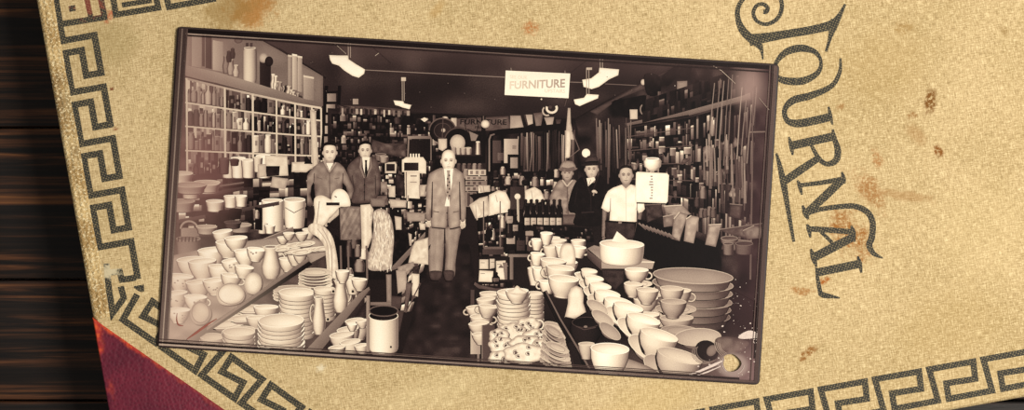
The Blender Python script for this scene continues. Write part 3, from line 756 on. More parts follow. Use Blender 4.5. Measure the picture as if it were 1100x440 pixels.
# hanging tools behind the pipe
for k in range(34):
    x = 556+k*1.95+rnd.random(); y0 = 140+rnd.random()*8-.05*(x-556); y1 = rnd.uniform(170, 205); t = rnd.choice((.08, .3, .5, .2, .62, .12, .4))
    w = rnd.uniform(.8, 2.6); i = Ink(); i.stroke([(x, y0, w*.7), (x+rnd.uniform(-1, 1), (y0+y1)/2, w), (x+rnd.uniform(-1.5, 1.5), y1, w*.8)], t, 0, t*.55)
    if k % 4 == 0: i.ell(x, y1, 2, 3, t, t*.5)
    i.build('hand_tool')
Ink().quad(*zJ2.box(430, 262, 500, 440), .34, .26).build('display_panel')
i = Ink(); i.quad(*zJ2.box(524, 250, 636, 440), .74, .58); i.quad(*zJ2.box(590, 300, 620, 330), .5); i.build('paper_notice')
i = Ink(); i.quad(*zJ2.box(552, 372, 645, 480), .07).quad(*zJ2.box(574, 396, 632, 480), .62, .5); i.build('picture_frame')
Ink().quad(*zJ2.box(474, 360, 520, 420), .42, .3).build('box')
i = Ink(); pipe = [zJ2(*p)+(6.2,) for p in ((412, 640), (412, 420), (412, 250), (428, 210), (480, 198), (700, 178), (985, 150))]
i.stroke(pipe, .05); i.stroke([zJ2(*p)+(1.6,) for p in ((408, 600), (408, 400), (408, 255), (420, 222), (450, 212))], .55, 0, .4); i.build('stove_pipe')
# counter goods behind the men, centre
clutter('shelf_jumble', ((496, 184), (604, 184), (604, 222), (496, 222)), 5, 1.2, 4.5, (.1, .2, .35, .55, .75, .15), (.3, .95), .06, 52)
for k in range(26):
    x = rnd.uniform(498, 600); y = rnd.uniform(186, 214); t = rnd.choice((.1, .18, .3, .55, .7, .08)); r = rnd.uniform(1.4, 3.4); h = rnd.uniform(4, 10)
    Ink().lathe(x, y, [(r*.9, 0), (r, h*.6), (r*.6, h)], 8, t, spread=.6, n=8).build(rnd.choice(('tin', 'jar', 'pot')))
for x0, y0, x1, y1, t in ((503, 182, 522, 188, .82), (500, 189, 523, 193, .66), (500, 194, 523, 199, .55), (500, 200, 523, 205, .62), (500, 206, 512, 222, .5), (514, 199, 526, 207, .85)):
    i = Ink(); i.quad(x0, y0, x1, y1, t, t*.85)
    for k in range(3): i.quad(x0+2+k*6, y0+1.2, x0+5+k*6, y1-1, t*.6)
    i.build('box')
# stove and machines left of the aisle
clutter('shelf_jumble', ((400, 172), (462, 170), (462, 244), (404, 240)), 11, 1.0, 5, (.1, .25, .4, .6, .8, .92), (.35, .95), .08, 53)
for k in range(10):
    x = rnd.uniform(404, 462); y = rnd.uniform(172, 240); t = rnd.choice((.1, .2, .35, .6, .8, .9)); w = rnd.uniform(2, 7); h = rnd.uniform(2, 8)
    Ink().quad(x, y, x+w, y+h, t, t*.7).build(rnd.choice(('tin', 'box')))
i = Ink(); i.puff(zF((580, 228), (600, 214), (680, 214), (694, 235), (694, 292), (580, 284)), .88, .1, 2, smooth=False)
i.quad(*zF.box(590, 240, 658, 278), .12, .2)
for k in range(4): i.quad(*zF.box(618+k*13, 198, 625+k*13, 218), .9)
i.build('cash_register')
i = Ink(); i.puff(zF((500, 240), (548, 236), (556, 250), (552, 290), (500, 290)), .78, .1, 2, smooth=False).quad(*zF.box(506, 246, 546, 280), .15); i.build('radio_set')
i = Ink(); i.puff(zF((592, 284), (664, 284), (664, 445), (596, 445)), .85, .1, 2, smooth=False).quad(*zF.box(620, 300, 650, 306), .5).quad(*zF.box(618, 330, 650, 334), .55).line(*zF(600, 284), *zF(602, 440), 1, .4); i.build('enamel_cabinet')
for q, t in ((((660, 345), (694, 345), (690, 400), (662, 400)), .72), (((550, 290), (592, 300), (590, 400), (548, 390)), .2), (((480, 330), (510, 330), (510, 380), (480, 380)), .55), (((518, 350), (548, 350), (548, 405), (518, 405)), .82), (((425, 400), (510, 395), (515, 440), (430, 440)), .4)):
    Ink().puff(zF(*q), t, .2, 2, noise=.1, smooth=False).build('box')
for x0, y0, w, t in ((455, 205, 50, .45), (470, 215, 36, .6)):
    Ink().lathe(*zF(x0+25, y0+22), [(w/10, 0), (w/8.8, 3), (w/8.8, 6)], 10, t).build('pot')

# right wall: shelves of hardware
Ink().puff([(618, 128), (655, 106), (700, 84), (752, 60), (834, 70), (822, 330), (700, 262), (618, 232)], .15, 0, 1, noise=.14, ns=.1, step=6, smooth=False, fn=lambda x, y: .10*clamp((x-740)/80)*clamp((250-y)/100)).build('wall')
Ink().puff(zX((60, 175), (310, 40), (320, 66), (200, 112), (95, 190)), .32, .2, 3, noise=.05, smooth=False).ell(*zX(312, 36), 2.6, 3.2, .8, .6).build('wall_beam')
for q, t in ((((165, 128), (255, 110), (330, 100), (330, 170), (260, 205), (190, 185)), .07), (((320, 0), (390, 10), (390, 90), (330, 95)), .08), (((400, 10), (470, -40), (480, -10), (430, 55)), .07), (((480, 5), (500, -40), (545, -50), (520, 25)), .08)):
    Ink().puff(zX(*q), t, .2, 2, noise=.05).build('hanging_boot')
for q, t in ((((248, 165), (285, 165), (285, 210), (250, 212)), .78), (((472, 32), (520, 30), (520, 100), (472, 104)), .55), (((360, 155), (378, 150), (378, 190), (362, 190)), .6), (((396, 100), (440, 96), (440, 140), (396, 150)), .3)):
    Ink().puff(zX(*q), t, .15, 2, smooth=False).build('box')
Ink().ring(*zX(312, 165), 3, 5, 1.4, .5).build('wire_coil')
for k in range(22):
    x = rnd.uniform(690, 800); y = lerp(118, 92, (x-690)/110)+rnd.uniform(-6, 12)*.6; h = rnd.uniform(5, 20); w = rnd.uniform(1.6, 5); t = rnd.choice((.08, .12, .3, .42, .5, .2))
    i = Ink(); i.quad(x, y-h, x+w, y, t, t*.7); i.build(rnd.choice(('tin', 'box', 'bottle')))
i = Ink(); i.add([zX(225, 232), zX(528, 165), zX(528, 190), zX(235, 242)], [(0, 1, 2, 3)], [.42, .45, .38, .36])
i.add([(740, 118.5), (806, 99.5), (806, 106), (740, 124)], [(0, 1, 2, 3)], [.45, .5, .42, .38]); i.line(675, 135.5, 740, 124, 1.2, .08); i.build('shelf_board')
# bays of small goods under the long shelf, and hardware hung on the wall
clutter('hardware_jumble', ((672, 138), (742, 126), (742, 246), (672, 214)), 7, 1.2, 5.5, (.14, .25, .4, .55, .72, .3, .18, .45), (.45, 1), .07, 61, gap=.18)
clutter('hardware_jumble', ((742, 126), (780, 115), (778, 258), (742, 246)), 5, .9, 3.2, (.2, .32, .48, .62, .36, .2), (.5, 1), .08, 62, gap=.25)
clutter('hardware_jumble', ((780, 115), (812, 106), (806, 268), (778, 258)), 4, .9, 3.6, (.22, .34, .46, .54, .3), (.6, 1), .14, 64, gap=.3)
for k in range(20): Ink().puff([(x0+rnd.uniform(-3, 3), y0+rnd.uniform(-4, 4)) for x0, y0 in ((rx-3, ry-4), (rx+3, ry-4), (rx+3, ry+4), (rx-3, ry+4))] if (rx := rnd.uniform(682, 800)) and (ry := rnd.uniform(140, 240)) else None, rnd.choice((.5, .62, .35, .1, .08)), .3, 2, noise=.12, ns=.5).build('tool_packet')
clutter('hardware_jumble', ((690, 108), (800, 72), (800, 102), (690, 132)), 2, 1.4, 6, (.08, .14, .28, .4, .2, .1), (.3, .95), .12, 63, gap=.35)
for k in range(26):
    x = rnd.uniform(678, 790); y = rnd.uniform(150, 205); w = rnd.uniform(2.5, 7); h = rnd.uniform(4, 9); t = rnd.choice((.3, .45, .6, .7, .15))
    i = Ink(); i.quad(x, y-h, x+w, y, t, t*.6).quad(x, y-h, x+w, y-h+1.1, min(1, t+.15)); i.build('tool_packet')
i = Ink()
for r in range(5):
    i.line(672, 147+r*15, 745, 137+r*19, .9, .34)
i.build('shelf_edge')
# brooms and long handles in the corner
for k in range(22):
    x = 641+k*1.7; t = rnd.choice((.3, .5, .45, .2, .6)); Ink().stroke([(x+rnd.uniform(-1, 1), rnd.uniform(126, 140), 1.1), (x+rnd.uniform(0, 2)-.5, rnd.uniform(165, 200), 1.7)], t, 0, t*.6).build('broom_handle')
for k in range(26):
    x = 752+rnd.random()*58; y = rnd.uniform(140, 190); h = rnd.uniform(18, 48); t = rnd.choice((.35, .5, .55, .28, .62)); w = rnd.uniform(.9, 2.4)
    Ink().stroke([(x, y, w*.6), (x+.6, y+h*.6, w), (x+.8, y+h, w*1.5)], t, 0, t*.8).build('hand_tool')
i = Ink()
for x0, y0, y1, t in ((195, 40, 330, .5), (222, 20, 345, .46), (240, 30, 350, .52), (262, 20, 430, .42), (280, 0, 430, .42), (325, 60, 400, .6), (345, 120, 380, .5), (372, 150, 420, .55)):
    i.stroke([zV(x0+14, y0)+(.9,), zV(x0, (y0+y1)/2)+(1.1,), zV(x0-10, y1)+(1.2,)], t)
i.build('hanging_chain')
i = Ink(); i.stroke([zV(400, 55)+(2,), zV(392, 150)+(2.6,), zV(385, 230)+(2.2,)], .24).line(*zV(408, 60), *zV(392, 240), 1.2, .5); i.build('saw_blade')
Ink().line(*zV(375, 272), *zV(450, 270), 1.5, .5).build('hook')
i = Ink(); i.stroke([(809, 80, 1), (808, 180, 1.6), (806, 300, 2)], .42); i.stroke([(828, 90, 1.5), (822, 250, 2), (815, 405, 2)], .34); i.build('wall_upright')
# white cloth cone, globe and hanging things above the hatted men
Ink().puff(zM((176, 290), (188, 290), (190, 360), (206, 440), (164, 440)), .72, .2, 2, smooth=False).puff(zN((168, 0), (188, 0), (190, 60), (185, 130), (163, 130)), .85, .2, 2, smooth=False).build('hanging_cloth')
Ink().ell(*zN(262, 107), 4.5, 4.7, .97, .88).build('globe_lamp')
Ink().stroke(zN((195, 0, 1), (230, 90, 1), (180, 130, 1)), .4).build('cord')
# ceiling lamps
def lamp(pts, rods, label):
    i = Ink()
    for x, y0, y1 in rods: i.line(x, y0, x+.2, y1, .8, .62)
    i.puff(pts, .97, .12, 2, noise=0, smooth=False); q = catmull(pts[:4], n=3)
    o = i.build('ceiling_lamp', label=label); return o
lamp(zE((192, 128), (235, 130), (280, 130), (284, 148), (320, 172), (361, 196), (357, 216), (332, 235), (302, 226), (262, 200), (238, 178), (206, 168), (196, 150)), [(374, 40, 62), (376.3, 40, 62)], 'pictured white trough lamp, largest, at upper left')
lamp(zE((496, 342), (542, 346), (546, 356), (580, 364), (572, 384), (540, 376), (520, 368), (504, 364)), [(432, 84, 108), (434, 84, 108)], 'small pictured trough lamp near the shop back')
lamp(zM((325, 100), (418, 108), (414, 135), (372, 154), (322, 190), (288, 201), (250, 190), (244, 157), (286, 150), (322, 122)), [(644.5, 58, 73), (647, 58, 73)], 'pictured trough lamp right of the white sign')
lamp(zM((265, 224), (322, 228), (318, 244), (270, 264), (232, 281), (210, 272), (204, 250), (252, 242)), [(630, 73, 102), (632.5, 73, 102)], 'pictured trough lamp just below and left of another')
Ink().quad(630, 72.5, 636, 75, .7).quad(431, 83, 436, 87, .75).build('lamp_bracket')
# white sign
def s_(x, y): return (535+x/8.8, 65+y/8.8)
i = Ink(); i.line(*s_(122, 68), *s_(126, 98), 1, .5).line(*s_(632, 95), *s_(634, 122), 1, .5).poly([s_(72, 94), s_(682, 123), s_(666, 356), s_(62, 325)], lambda x, y: .96)
sign = i.build('hanging_sign', label='pictured white hanging sign about furniture upstairs')
text(Ink(), 'SEE OUR', s_(112, 168), s_(276, 178), 3.6, 3.8, .86, .01).build('sign_lettering', sign)
text(Ink(), 'FURNITURE', s_(108, 268), s_(632, 252), 8.2, 9.0, lambda f: lerp(.84, .60, f), .025).build('sign_lettering', sign)
text(Ink(), 'UPSTAIRS', s_(442, 302), s_(632, 306), 3.8, 4.2, .82, .01).build('sign_lettering', sign)
Ink().line(*s_(650, 360), *s_(630, 430), .8, .35).ell(*s_(410, 365), .9, .9, .8).build('sign_cord')

# ------------------------------------------------------------------ the aisle
Ink().puff([(462, 262), (504, 262), (512, 300), (512, 395), (428, 392), (440, 350)], .13, .2, 5, noise=.05, ns=.12, step=3, smooth=False, fn=lambda x, y: .16*max(0, vn(x*.1, y*.16, 5))+.05*clamp((y-300)/80)).build('floor')

# ------------------------------------------------------------------ people
def face(i, cx, cy, w, h, t, yaw=0, brow=.3, glasses=False, shade=.2):
    """head with neck, ears and features; w, h = size of the head"""
    r = w/2
    i.puff([(cx-r*.55, cy+h*.28), (cx+r*.55, cy+h*.28), (cx+r*.62, cy+h*.72), (cx-r*.62, cy+h*.72)], t*.72, .2, 2, step=1.6, noise=0, smooth=False)
    for sgn in (-1, 1): i.ell(cx+sgn*r*1.0, cy+h*.02, r*.17, h*.11, t*.85, t*.6)
    i.puff([(cx-r*.72, cy-h*.40), (cx, cy-h*.5), (cx+r*.72, cy-h*.40), (cx+r*.98, cy-h*.12), (cx+r*.92, cy+h*.16), (cx+r*.62, cy+h*.38), (cx, cy+h*.5), (cx-r*.62, cy+h*.38), (cx-r*.92, cy+h*.16), (cx-r*.98, cy-h*.12)], t, .28, r*.55, gx=-.05, gy=-.05, noise=.02, step=1.5)
    x = cx+yaw*r
    for sgn in (-1, 1):
        ex = x+sgn*r*.40
        i.ell(ex, cy-h*.03, r*.30, h*.07, t*.70, t*.9)
        i.stroke([(ex-r*.26, cy-h*.085, .5), (ex, cy-h*.115, .9), (ex+r*.26, cy-h*.085, .5)], t*(1-brow*1.1))
        i.ell(ex, cy-h*.005, r*.13, h*.025, t*.45, t*.62)
        if glasses: i.ring(ex, cy, r*.32, h*.085, .5, t*.5)
    if glasses: i.line(x-r*.1, cy-h*.02, x+r*.1, cy-h*.02, .5, t*.5)
    i.stroke([(x+r*.04, cy, .4), (x+r*.12, cy+h*.13, .7), (x-r*.1, cy+h*.16, .6)], t*.8)
    i.ell(x-r*.02, cy+h*.10, r*.1, h*.05, min(1, t*1.08), t)
    i.stroke([(x-r*.3, cy+h*.265, .5), (x, cy+h*.255, .9), (x+r*.3, cy+h*.265, .5)], t*.66)
    i.ell(x, cy+h*.33, r*.22, h*.02, t*.8, t*.9)
    return i
def hand(i, cx, cy, ln, t, side=1, ang=0):
    """hanging hand: palm, four unequal curled fingers and a thumb from the side of the palm"""
    i.turn(cx, cy, ang)
    i.puff([(cx-ln*.22, cy), (cx+ln*.22, cy), (cx+ln*.26, cy+ln*.48), (cx-ln*.26, cy+ln*.48)], t, .2, 1, step=1.3, noise=0, smooth=False)
    for k, f in enumerate((.44, .52, .49, .38)):
        x = cx+(-.20+.135*k)*ln*side
        i.stroke([(x, cy+ln*.44, ln*.13), (x+.02*ln*side, cy+ln*(.44+f*.6), ln*.12), (x-.06*ln*side, cy+ln*(.44+f), ln*.09)], t*.98, 3, t*.82)
    i.stroke([(cx-.2*ln*side, cy+ln*.12, ln*.14), (cx-.36*ln*side, cy+ln*.34, ln*.13), (cx-.32*ln*side, cy+ln*.56, ln*.09)], t, 3, t*.85)
    i.xf = None; return i
# man in the dark hat and jacket
def limb(i, pts, t, edge=.3): i.puff([p[:2] for p in ribbon(catmull(pts, n=4))[0]] + [p[:2] for p in reversed(ribbon(catmull(pts, n=4))[1])], t, edge, 2, step=2, smooth=False, noise=.02); return i

# 1: man in the light felt hat
i = Ink(); limb(i, zN((115, 300, 6), (100, 350, 5), (150, 380, 4.4)), .5); face(i, *zN(174, 202), 11.6, 17, .68, -.06)
hand(i, *zN(150, 372), 5, .55, 1, -70)
p = i.build('person', label='pictured man in a light felt hat and pale work shirt')
Ink().puff(zN((148, 232), (172, 262), (200, 232), (226, 250), (240, 300), (238, 400), (140, 400), (138, 360), (100, 362), (84, 340), (100, 290), (122, 250)), .55, .3, 4, noise=.09, ns=.3, fn=lambda x, y: -.12*(abs(x-609.5) < .8)).stroke(zN((150, 234, 1.6), (172, 264, 1.6), (198, 234, 1.6)), .7).stroke(zN((172, 264, .8), (176, 330, .8), (178, 395, .8)), .34).build('shirt', p)
Ink().puff(zN((142, 185), (150, 150), (175, 143), (202, 150), (210, 182)), .6, .3, 2, gy=.05, noise=.02).puff(zN((138, 178), (175, 186), (214, 176), (218, 184), (176, 196), (134, 188)), .5, .2, 1.5, noise=0).stroke(zN((146, 176, 1.8), (176, 182, 1.8), (208, 174, 1.8)), .4).build('hat', p)
Ink().puff(zN((145, 398), (225, 396), (222, 445), (150, 445)), .4, .3, 3, smooth=False).build('trousers', p)
# 2: dark hat and dark jacket
i = Ink(); face(i, *zN(288, 184), 13.4, 20, .78, 0)
hand(i, *zN(222, 402), 6, .5, 1, -30)
p = i.build('person', label='pictured man in a dark hat and dark jacket with a flower badge')
Ink().puff(zN((248, 222), (285, 268), (322, 212), (350, 232), (368, 262), (378, 300), (350, 360), (338, 445), (208, 445), (212, 395), (184, 385), (178, 350), (196, 280), (218, 238)), .09, .2, 4, noise=.03, ns=.3).stroke(zN((250, 224, 1.4), (284, 300, 1.2), (286, 380, .8)), .16).stroke(zN((322, 214, 1.4), (288, 300, 1)), .17).stroke(zN((218, 290, .8), (208, 350, .8)), .15).line(*zN(240, 388), *zN(300, 385), 1.4, .2).build('jacket', p)
Ink().poly(zN((264, 226), (300, 220), (306, 232), (272, 264)), .9).line(*zN(284, 232), *zN(274, 262), .8, .6).build('shirt', p)
Ink().puff(zN((258, 160), (260, 136), (272, 120), (290, 124), (308, 118), (318, 136), (318, 158)), .27, .3, 2, noise=.02).puff(zN((240, 162), (262, 154), (288, 150), (316, 152), (338, 158), (330, 164), (288, 166), (250, 168)), .17, .1, 1.5, noise=0).stroke(zN((254, 152, 1.6), (286, 148, 1.6), (320, 148, 1.6)), .1).build('hat', p)
Ink().ell(*zN(300, 288), 2.6, 1.8, .85, .6).line(*zN(300, 290), *zN(296, 308), 1.2, .6).ell(*zN(310, 292), 1.2, 1.2, .7).build('flower_badge', p)
# 3: grey shirt, hands on hips (left)
i = Ink()
limb(i, zF((120, 385, 6.5), (128, 425, 5.5), (152, 438, 4.4)), .5); face(i, *zF(239, 193), 14.2, 20, .88, 0, .35)
hand(i, *zF(155, 432), 5.5, .7, 1, -80); hand(i, *zF(322, 412), 5, .7, -1, 60)
p = i.build('person', label='pictured man in a grey work shirt with hands on hips')
def folds(x, y): return .07*math.sin(x*.5+y*.22)*vn(x*.15, y*.1, 9)*2
Ink().puff(zF((212, 234), (238, 282), (268, 238), (305, 262), (330, 310), (352, 362), (346, 408), (318, 412), (322, 378), (300, 340), (298, 380), (236, 412), (172, 416), (166, 372), (166, 340), (148, 384), (152, 410), (162, 440), (124, 440), (112, 402), (98, 372), (114, 336), (140, 288), (168, 256)), .53, .32, 4, noise=.07, ns=.22, gy=-.06, fn=folds).stroke(zF((212, 236, 1.6), (238, 284, 1.6), (268, 240, 1.6)), .62).stroke(zF((238, 284, .8), (238, 345, .8), (240, 405, .8)), .36).poly(zF((151, 352), (163, 330), (167, 372), (172, 414), (164, 436), (152, 408), (149, 384)), .07).poly(zF((299, 334), (316, 352), (322, 380), (316, 404), (302, 396), (298, 376)), .07).stroke(zF((166, 290, .9), (164, 330, 1.1)), .34).stroke(zF((302, 290, .9), (299, 334, 1.1)), .34).stroke(zF((180, 310, .8), (205, 318, .8)), .4).stroke(zF((262, 316, .8), (285, 312, .8)), .4).build('shirt', p)
Ink().poly(zF((222, 242), (256, 242), (238, 278)), .95).build('undershirt', p)
Ink().puff(zF((206, 184), (204, 160), (216, 146), (244, 140), (266, 150), (272, 184), (266, 164), (242, 157), (214, 162)), .1, .1, 1, noise=.03).build('hair', p)
Ink().puff(zF((170, 412), (240, 408), (298, 380), (300, 445), (172, 445)), .3, .2, 3, smooth=False).build('trousers', p)
# 4: dark-haired man in a suit and tie
i = Ink(); face(i, *zF(406, 184), 12.8, 20, .84, 0, .4); p = i.build('person', label='pictured dark-haired man in a grey suit and dark tie')
Ink().puff(zF((388, 212), (406, 290), (432, 212), (462, 232), (478, 290), (480, 340), (470, 385), (440, 425), (350, 432), (344, 400), (352, 362), (334, 320), (320, 272), (346, 232)), .38, .32, 4, noise=.05, ns=.25).stroke(zF((390, 214, 1.8), (384, 262, 2.2), (402, 312, 1.2)), .5).stroke(zF((430, 214, 1.8), (434, 262, 2.2), (410, 312, 1.2)), .5).stroke(zF((404, 315, .9), (402, 420, .9)), .2).stroke(zF((454, 300, .8), (456, 390, .9)), .22).stroke(zF((346, 300, .8), (352, 360, .9)), .22).ell(*zF(403, 345), .8, .8, .12).ell(*zF(402, 378), .8, .8, .12).build('suit_jacket', p)
Ink().poly(zF((392, 214), (428, 214), (424, 260), (408, 308), (396, 262)), .92).build('shirt', p)
Ink().poly(zF((404, 228), (416, 228), (414, 240), (418, 290), (410, 316), (404, 290), (406, 240)), .1).build('tie', p)
Ink().puff(zF((375, 172), (378, 152), (392, 140), (412, 136), (432, 147), (436, 170), (430, 156), (406, 151), (384, 158)), .08, .1, 1, noise=.02).build('hair', p)
# 5: short-haired man in a white shirt (right)
i = Ink()
limb(i, zO((350, 20, 5), (347, 80, 4.2), (343, 150, 3.4)), .52); limb(i, zO((520, 20, 5), (510, 80, 4.2), (498, 140, 3.4)), .5)
hand(i, *zO(344, 146), 5, .5, -1, 0); hand(i, *zO(495, 136), 5, .5, 1, 0)
face(i, *zN(451, 212), 14, 20.5, .74, 0, .4); p = i.build('person', label='pictured man in a white short-sleeved shirt on the right')
Ink().puff(zO((352, 72), (392, 78), (490, 80), (494, 140), (478, 175), (356, 175)), .22, .2, 3, noise=.04, smooth=False).build('trousers', p)
Ink().puff(zN((430, 256), (452, 276), (474, 254), (498, 268), (514, 280), (526, 306), (536, 340), (541, 370), (528, 384), (510, 390), (502, 372), (500, 430), (470, 438), (420, 436), (372, 428), (376, 380), (366, 386), (350, 378), (334, 366), (342, 338), (354, 306), (366, 286), (390, 270)), .95, .16, 3, noise=.04, ns=.2, smooth=False).stroke(zN((432, 260, 1.2), (448, 280, 1.2), (472, 258, 1.2)), .84).stroke(zN((450, 284, .7), (452, 430, .7)), .82).stroke(zN((378, 320, .7), (376, 384, 1.2)), .6).stroke(zN((504, 320, .7), (502, 376, 1.2)), .6).build('shirt', p)
Ink().line(*zO(352, 76), *zO(492, 84), 1.8, .08).quad(*zO.box(415, 75, 430, 88), .5).build('belt', p)
Ink().puff(zN((419, 204), (420, 182), (434, 167), (458, 164), (480, 176), (484, 202), (478, 184), (452, 176), (427, 184)), .13, .1, 1, noise=.03).build('hair', p)
# 6: bald man in a pale suit in the aisle
i = Ink(); face(i, *zJ(184, 232), 15, 24, .93, 0, .22)
hand(i, *zK(94, 148), 12, .84, -1, -4); hand(i, *zK(253, 152), 12, .84, 1, 6)
p = i.build('person', label='pictured bald man in a pale suit standing in the aisle')
Ink().puff(zK((98, 188), (168, 192), (240, 188), (232, 260), (218, 350), (212, 425), (168, 430), (170, 330), (166, 262), (160, 330), (148, 420), (98, 424), (90, 330), (88, 250)), .58, .34, 4, noise=.04, ns=.2, fn=lambda x, y: .05*math.sin(x*.9)*.5).stroke(zK((128, 200, .8), (122, 300, .9), (120, 418, .8)), .56).stroke(zK((200, 200, .8), (196, 300, .9), (190, 420, .8)), .56).stroke(zK((166, 200, 1.2), (166, 270, 2.2)), .2).build('trousers', p)
Ink().puff(zL((88, 4), (136, 4), (138, 26), (122, 46), (96, 44), (86, 24)), .3, .3, 2).puff(zL((148, 2), (188, 2), (190, 30), (178, 46), (158, 46), (148, 26)), .3, .3, 2).line(*zL(92, 44), *zL(124, 46), 1, .05).line(*zL(156, 47), *zL(182, 47), 1, .05).build('shoes', p)
Ink().puff(zJ((162, 268), (178, 360), (184, 440), (190, 545), (172, 560), (105, 548), (100, 520), (102, 470), (98, 500), (78, 500), (80, 420), (82, 350), (92, 300), (120, 284)) + zJ((190, 440), (204, 268), (240, 282), (258, 310), (262, 380), (266, 440), (262, 515), (240, 515), (236, 545), (196, 555))[::1], .55, .3, 4, noise=.04, ns=.25, smooth=False) if False else None
jk = zJ((160, 266), (172, 330), (183, 420), (194, 330), (208, 266), (238, 280), (256, 302), (262, 360), (266, 440), (264, 505), (244, 518), (236, 470), (238, 540), (188, 552), (180, 470), (172, 548), (104, 540), (104, 470), (100, 512), (78, 505), (76, 440), (80, 360), (90, 302), (112, 280))
Ink().puff(jk, .63, .3, 4.5, noise=.04, ns=.25, fn=folds).stroke(zJ((162, 268, 2.2), (156, 310, 3), (176, 390, 1.4)), .64).stroke(zJ((206, 268, 2.2), (214, 310, 3), (188, 390, 1.4)), .64).stroke(zJ((108, 330, .9), (106, 420, 1.5), (104, 500, 1.6)), .24).stroke(zJ((236, 330, .9), (238, 420, 1.5), (240, 510, 1.6)), .24).stroke(zJ((104, 546, 1.2), (170, 552, 1.4)), .22).stroke(zJ((190, 554, 1.4), (238, 544, 1.2)), .22).ell(*zJ(177, 478), .8, .8, .2).ell(*zJ(178, 510), .8, .8, .2).line(*zJ(112, 470), *zJ(140, 474), 1, .4).line(*zJ(206, 474), *zJ(232, 470), 1, .4).stroke(zJ((181, 440, .9), (178, 545, .9)), .34).build('suit_jacket', p)
Ink().poly(zJ((162, 268), (206, 268), (202, 330), (188, 410), (190, 446), (166, 446), (176, 400), (168, 330)), .95).build('shirt', p)
tp = zJ((176, 276), (192, 276), (190, 292), (196, 380), (184, 420), (172, 385), (178, 292))
ti = Ink().poly(tp, .6)
for k in range(7): ti.ell(*zJ(184+(-4 if k % 2 else 4), 300+k*16), .9, 1.1, .2, .4)
ti.build('tie', p)

# scale with a lit dial behind the man in white
i = Ink(); i.puff(zN((498, 200), (506, 195), (645, 202), (654, 212), (648, 335), (640, 344), (500, 340), (493, 330)), .97, .1, 2, noise=.02, smooth=False)
for k in range(9): i.quad(*zN.box(566+rnd.uniform(-6, 4), 214+k*13, 574+rnd.uniform(0, 6), 219+k*13), .45)
i.line(*zN(500, 342), *zN(640, 347), 1.4, .1); i.build('shop_scale', label='pictured white shop scale face behind the man in white')
Ink().lathe(*zN(576, 186), [(4.2, 0), (8.2, 4), (8.8, 9.5), (7, 12)], 10, .97, spread=.45).quad(*zN.box(566, 186, 584, 196), .7).build('scale_lamp')

# ------------------------------------------------------------------ middle ground
# right counter under the hardware wall
Ink().puff(zR((60, 300), (200, 330), (400, 420), (420, 470), (420, 640), (180, 560), (40, 400)), .05, 0, 2, noise=.02, step=5, smooth=False).build('counter')
for q, t in ((((88, 240), (160, 236), (172, 290), (100, 316)), .26), (((172, 245), (250, 240), (290, 280), (232, 290), (180, 275)), .62), (((168, 290), (215, 280), (212, 330), (172, 335)), .5), (((215, 300), (240, 270), (275, 280), (240, 395), (205, 385)), .6), (((268, 300), (290, 285), (325, 292), (300, 405), (258, 395)), .62), (((365, 325), (420, 322), (395, 420), (350, 410)), .58), (((410, 345), (600, 318), (596, 378), (530, 386), (440, 360)), .36), (((430, 385), (550, 395), (540, 440), (420, 430)), .42), (((455, 235), (510, 240), (500, 300), (450, 290)), .34), (((512, 350), (560, 328), (600, 335), (590, 382), (530, 388)), .5)):
    Ink().puff(zR(*q), t, .25, 3, noise=.10, ns=.3, smooth=False).stroke(zR(q[0]+(1,), q[1]+(1,)), min(1, t+.15)).build('paper_parcel')
for k in range(9):
    x, y = zR(80+k*16, 325+k*5.5); Ink().stroke([(x-4, y-2, 1.6), (x+4, y+5, 1.8)], .5, 0, .35).build('cutlery_box')
for x0, y0, x1, y1, t in ((418, 380, 490, 400, .5), (428, 400, 470, 450, .46), (480, 400, 555, 445, .42)):
    Ink().lathe(zR(x0, 0)[0]+(x1-x0)/8, zR(0, y1)[1], [((x1-x0)/9, 0), ((x1-x0)/8, (y1-y0)/4.4)], 14, t, spread=.55).build('pot')
for x, y, r, h, t in ((315, 245, 2.6, 9, .3), (335, 292, 3, 9, .4), (350, 290, 2.6, 8, .35), (368, 285, 2.6, 9, .45), (385, 292, 3, 10, .38), (340, 210, 3, 12, .5)):
    Ink().lathe(*zR(x, y), [(r*.9, 0), (r, h*.6), (r*.6, h)], 10, t, spread=.6, n=8).build('tin')
# cloths, thermometer and bottles by the aisle
Ink().puff(zK((280, 40), (300, 60), (320, 150), (330, 300), (460, 320), (480, 100), (400, 20)), .09, .1, 3, noise=.05, smooth=False).build('counter')
for q, t in ((((282, 88), (330, 55), (370, 45), (378, 130), (330, 165), (310, 150)), .8), (((375, 40), (420, 18), (455, 28), (478, 75), (470, 140), (420, 128), (372, 146)), .9), (((545, 20), (590, 2), (620, 20), (640, 65), (600, 80), (545, 78)), .88), (((325, -5), (380, -5), (380, 25), (340, 28)), .8), (((290, 90), (320, 70), (345, 130), (320, 160)), .88)):
    Ink().puff(zK(*q), t, .2, 3, noise=.07, ns=.35, smooth=False).stroke(zK((lerp(q[0][0], q[2][0], .4), q[0][1], .7), (lerp(q[0][0], q[2][0], .5), q[3][1], .8)), t*.72).build('folded_cloth')
i = Ink(); i.quad(*zK.box(476, 2, 542, 108), .26, .2).ell(*zK(510, 48), 3.3, 3.2, .9, .8).line(*zK(511, 55), *zK(514, 188), 2.2, .8).line(*zK(511, 60), *zK(514, 186), .6, .5); i.build('wall_thermometer')
clutter('shelf_jumble', (zK(322, 150), zK(470, 120), zK(470, 330), zK(330, 330)), 7, 1.2, 5, (.1, .2, .4, .6, .8, .12), (.3, .95), .05, 71)
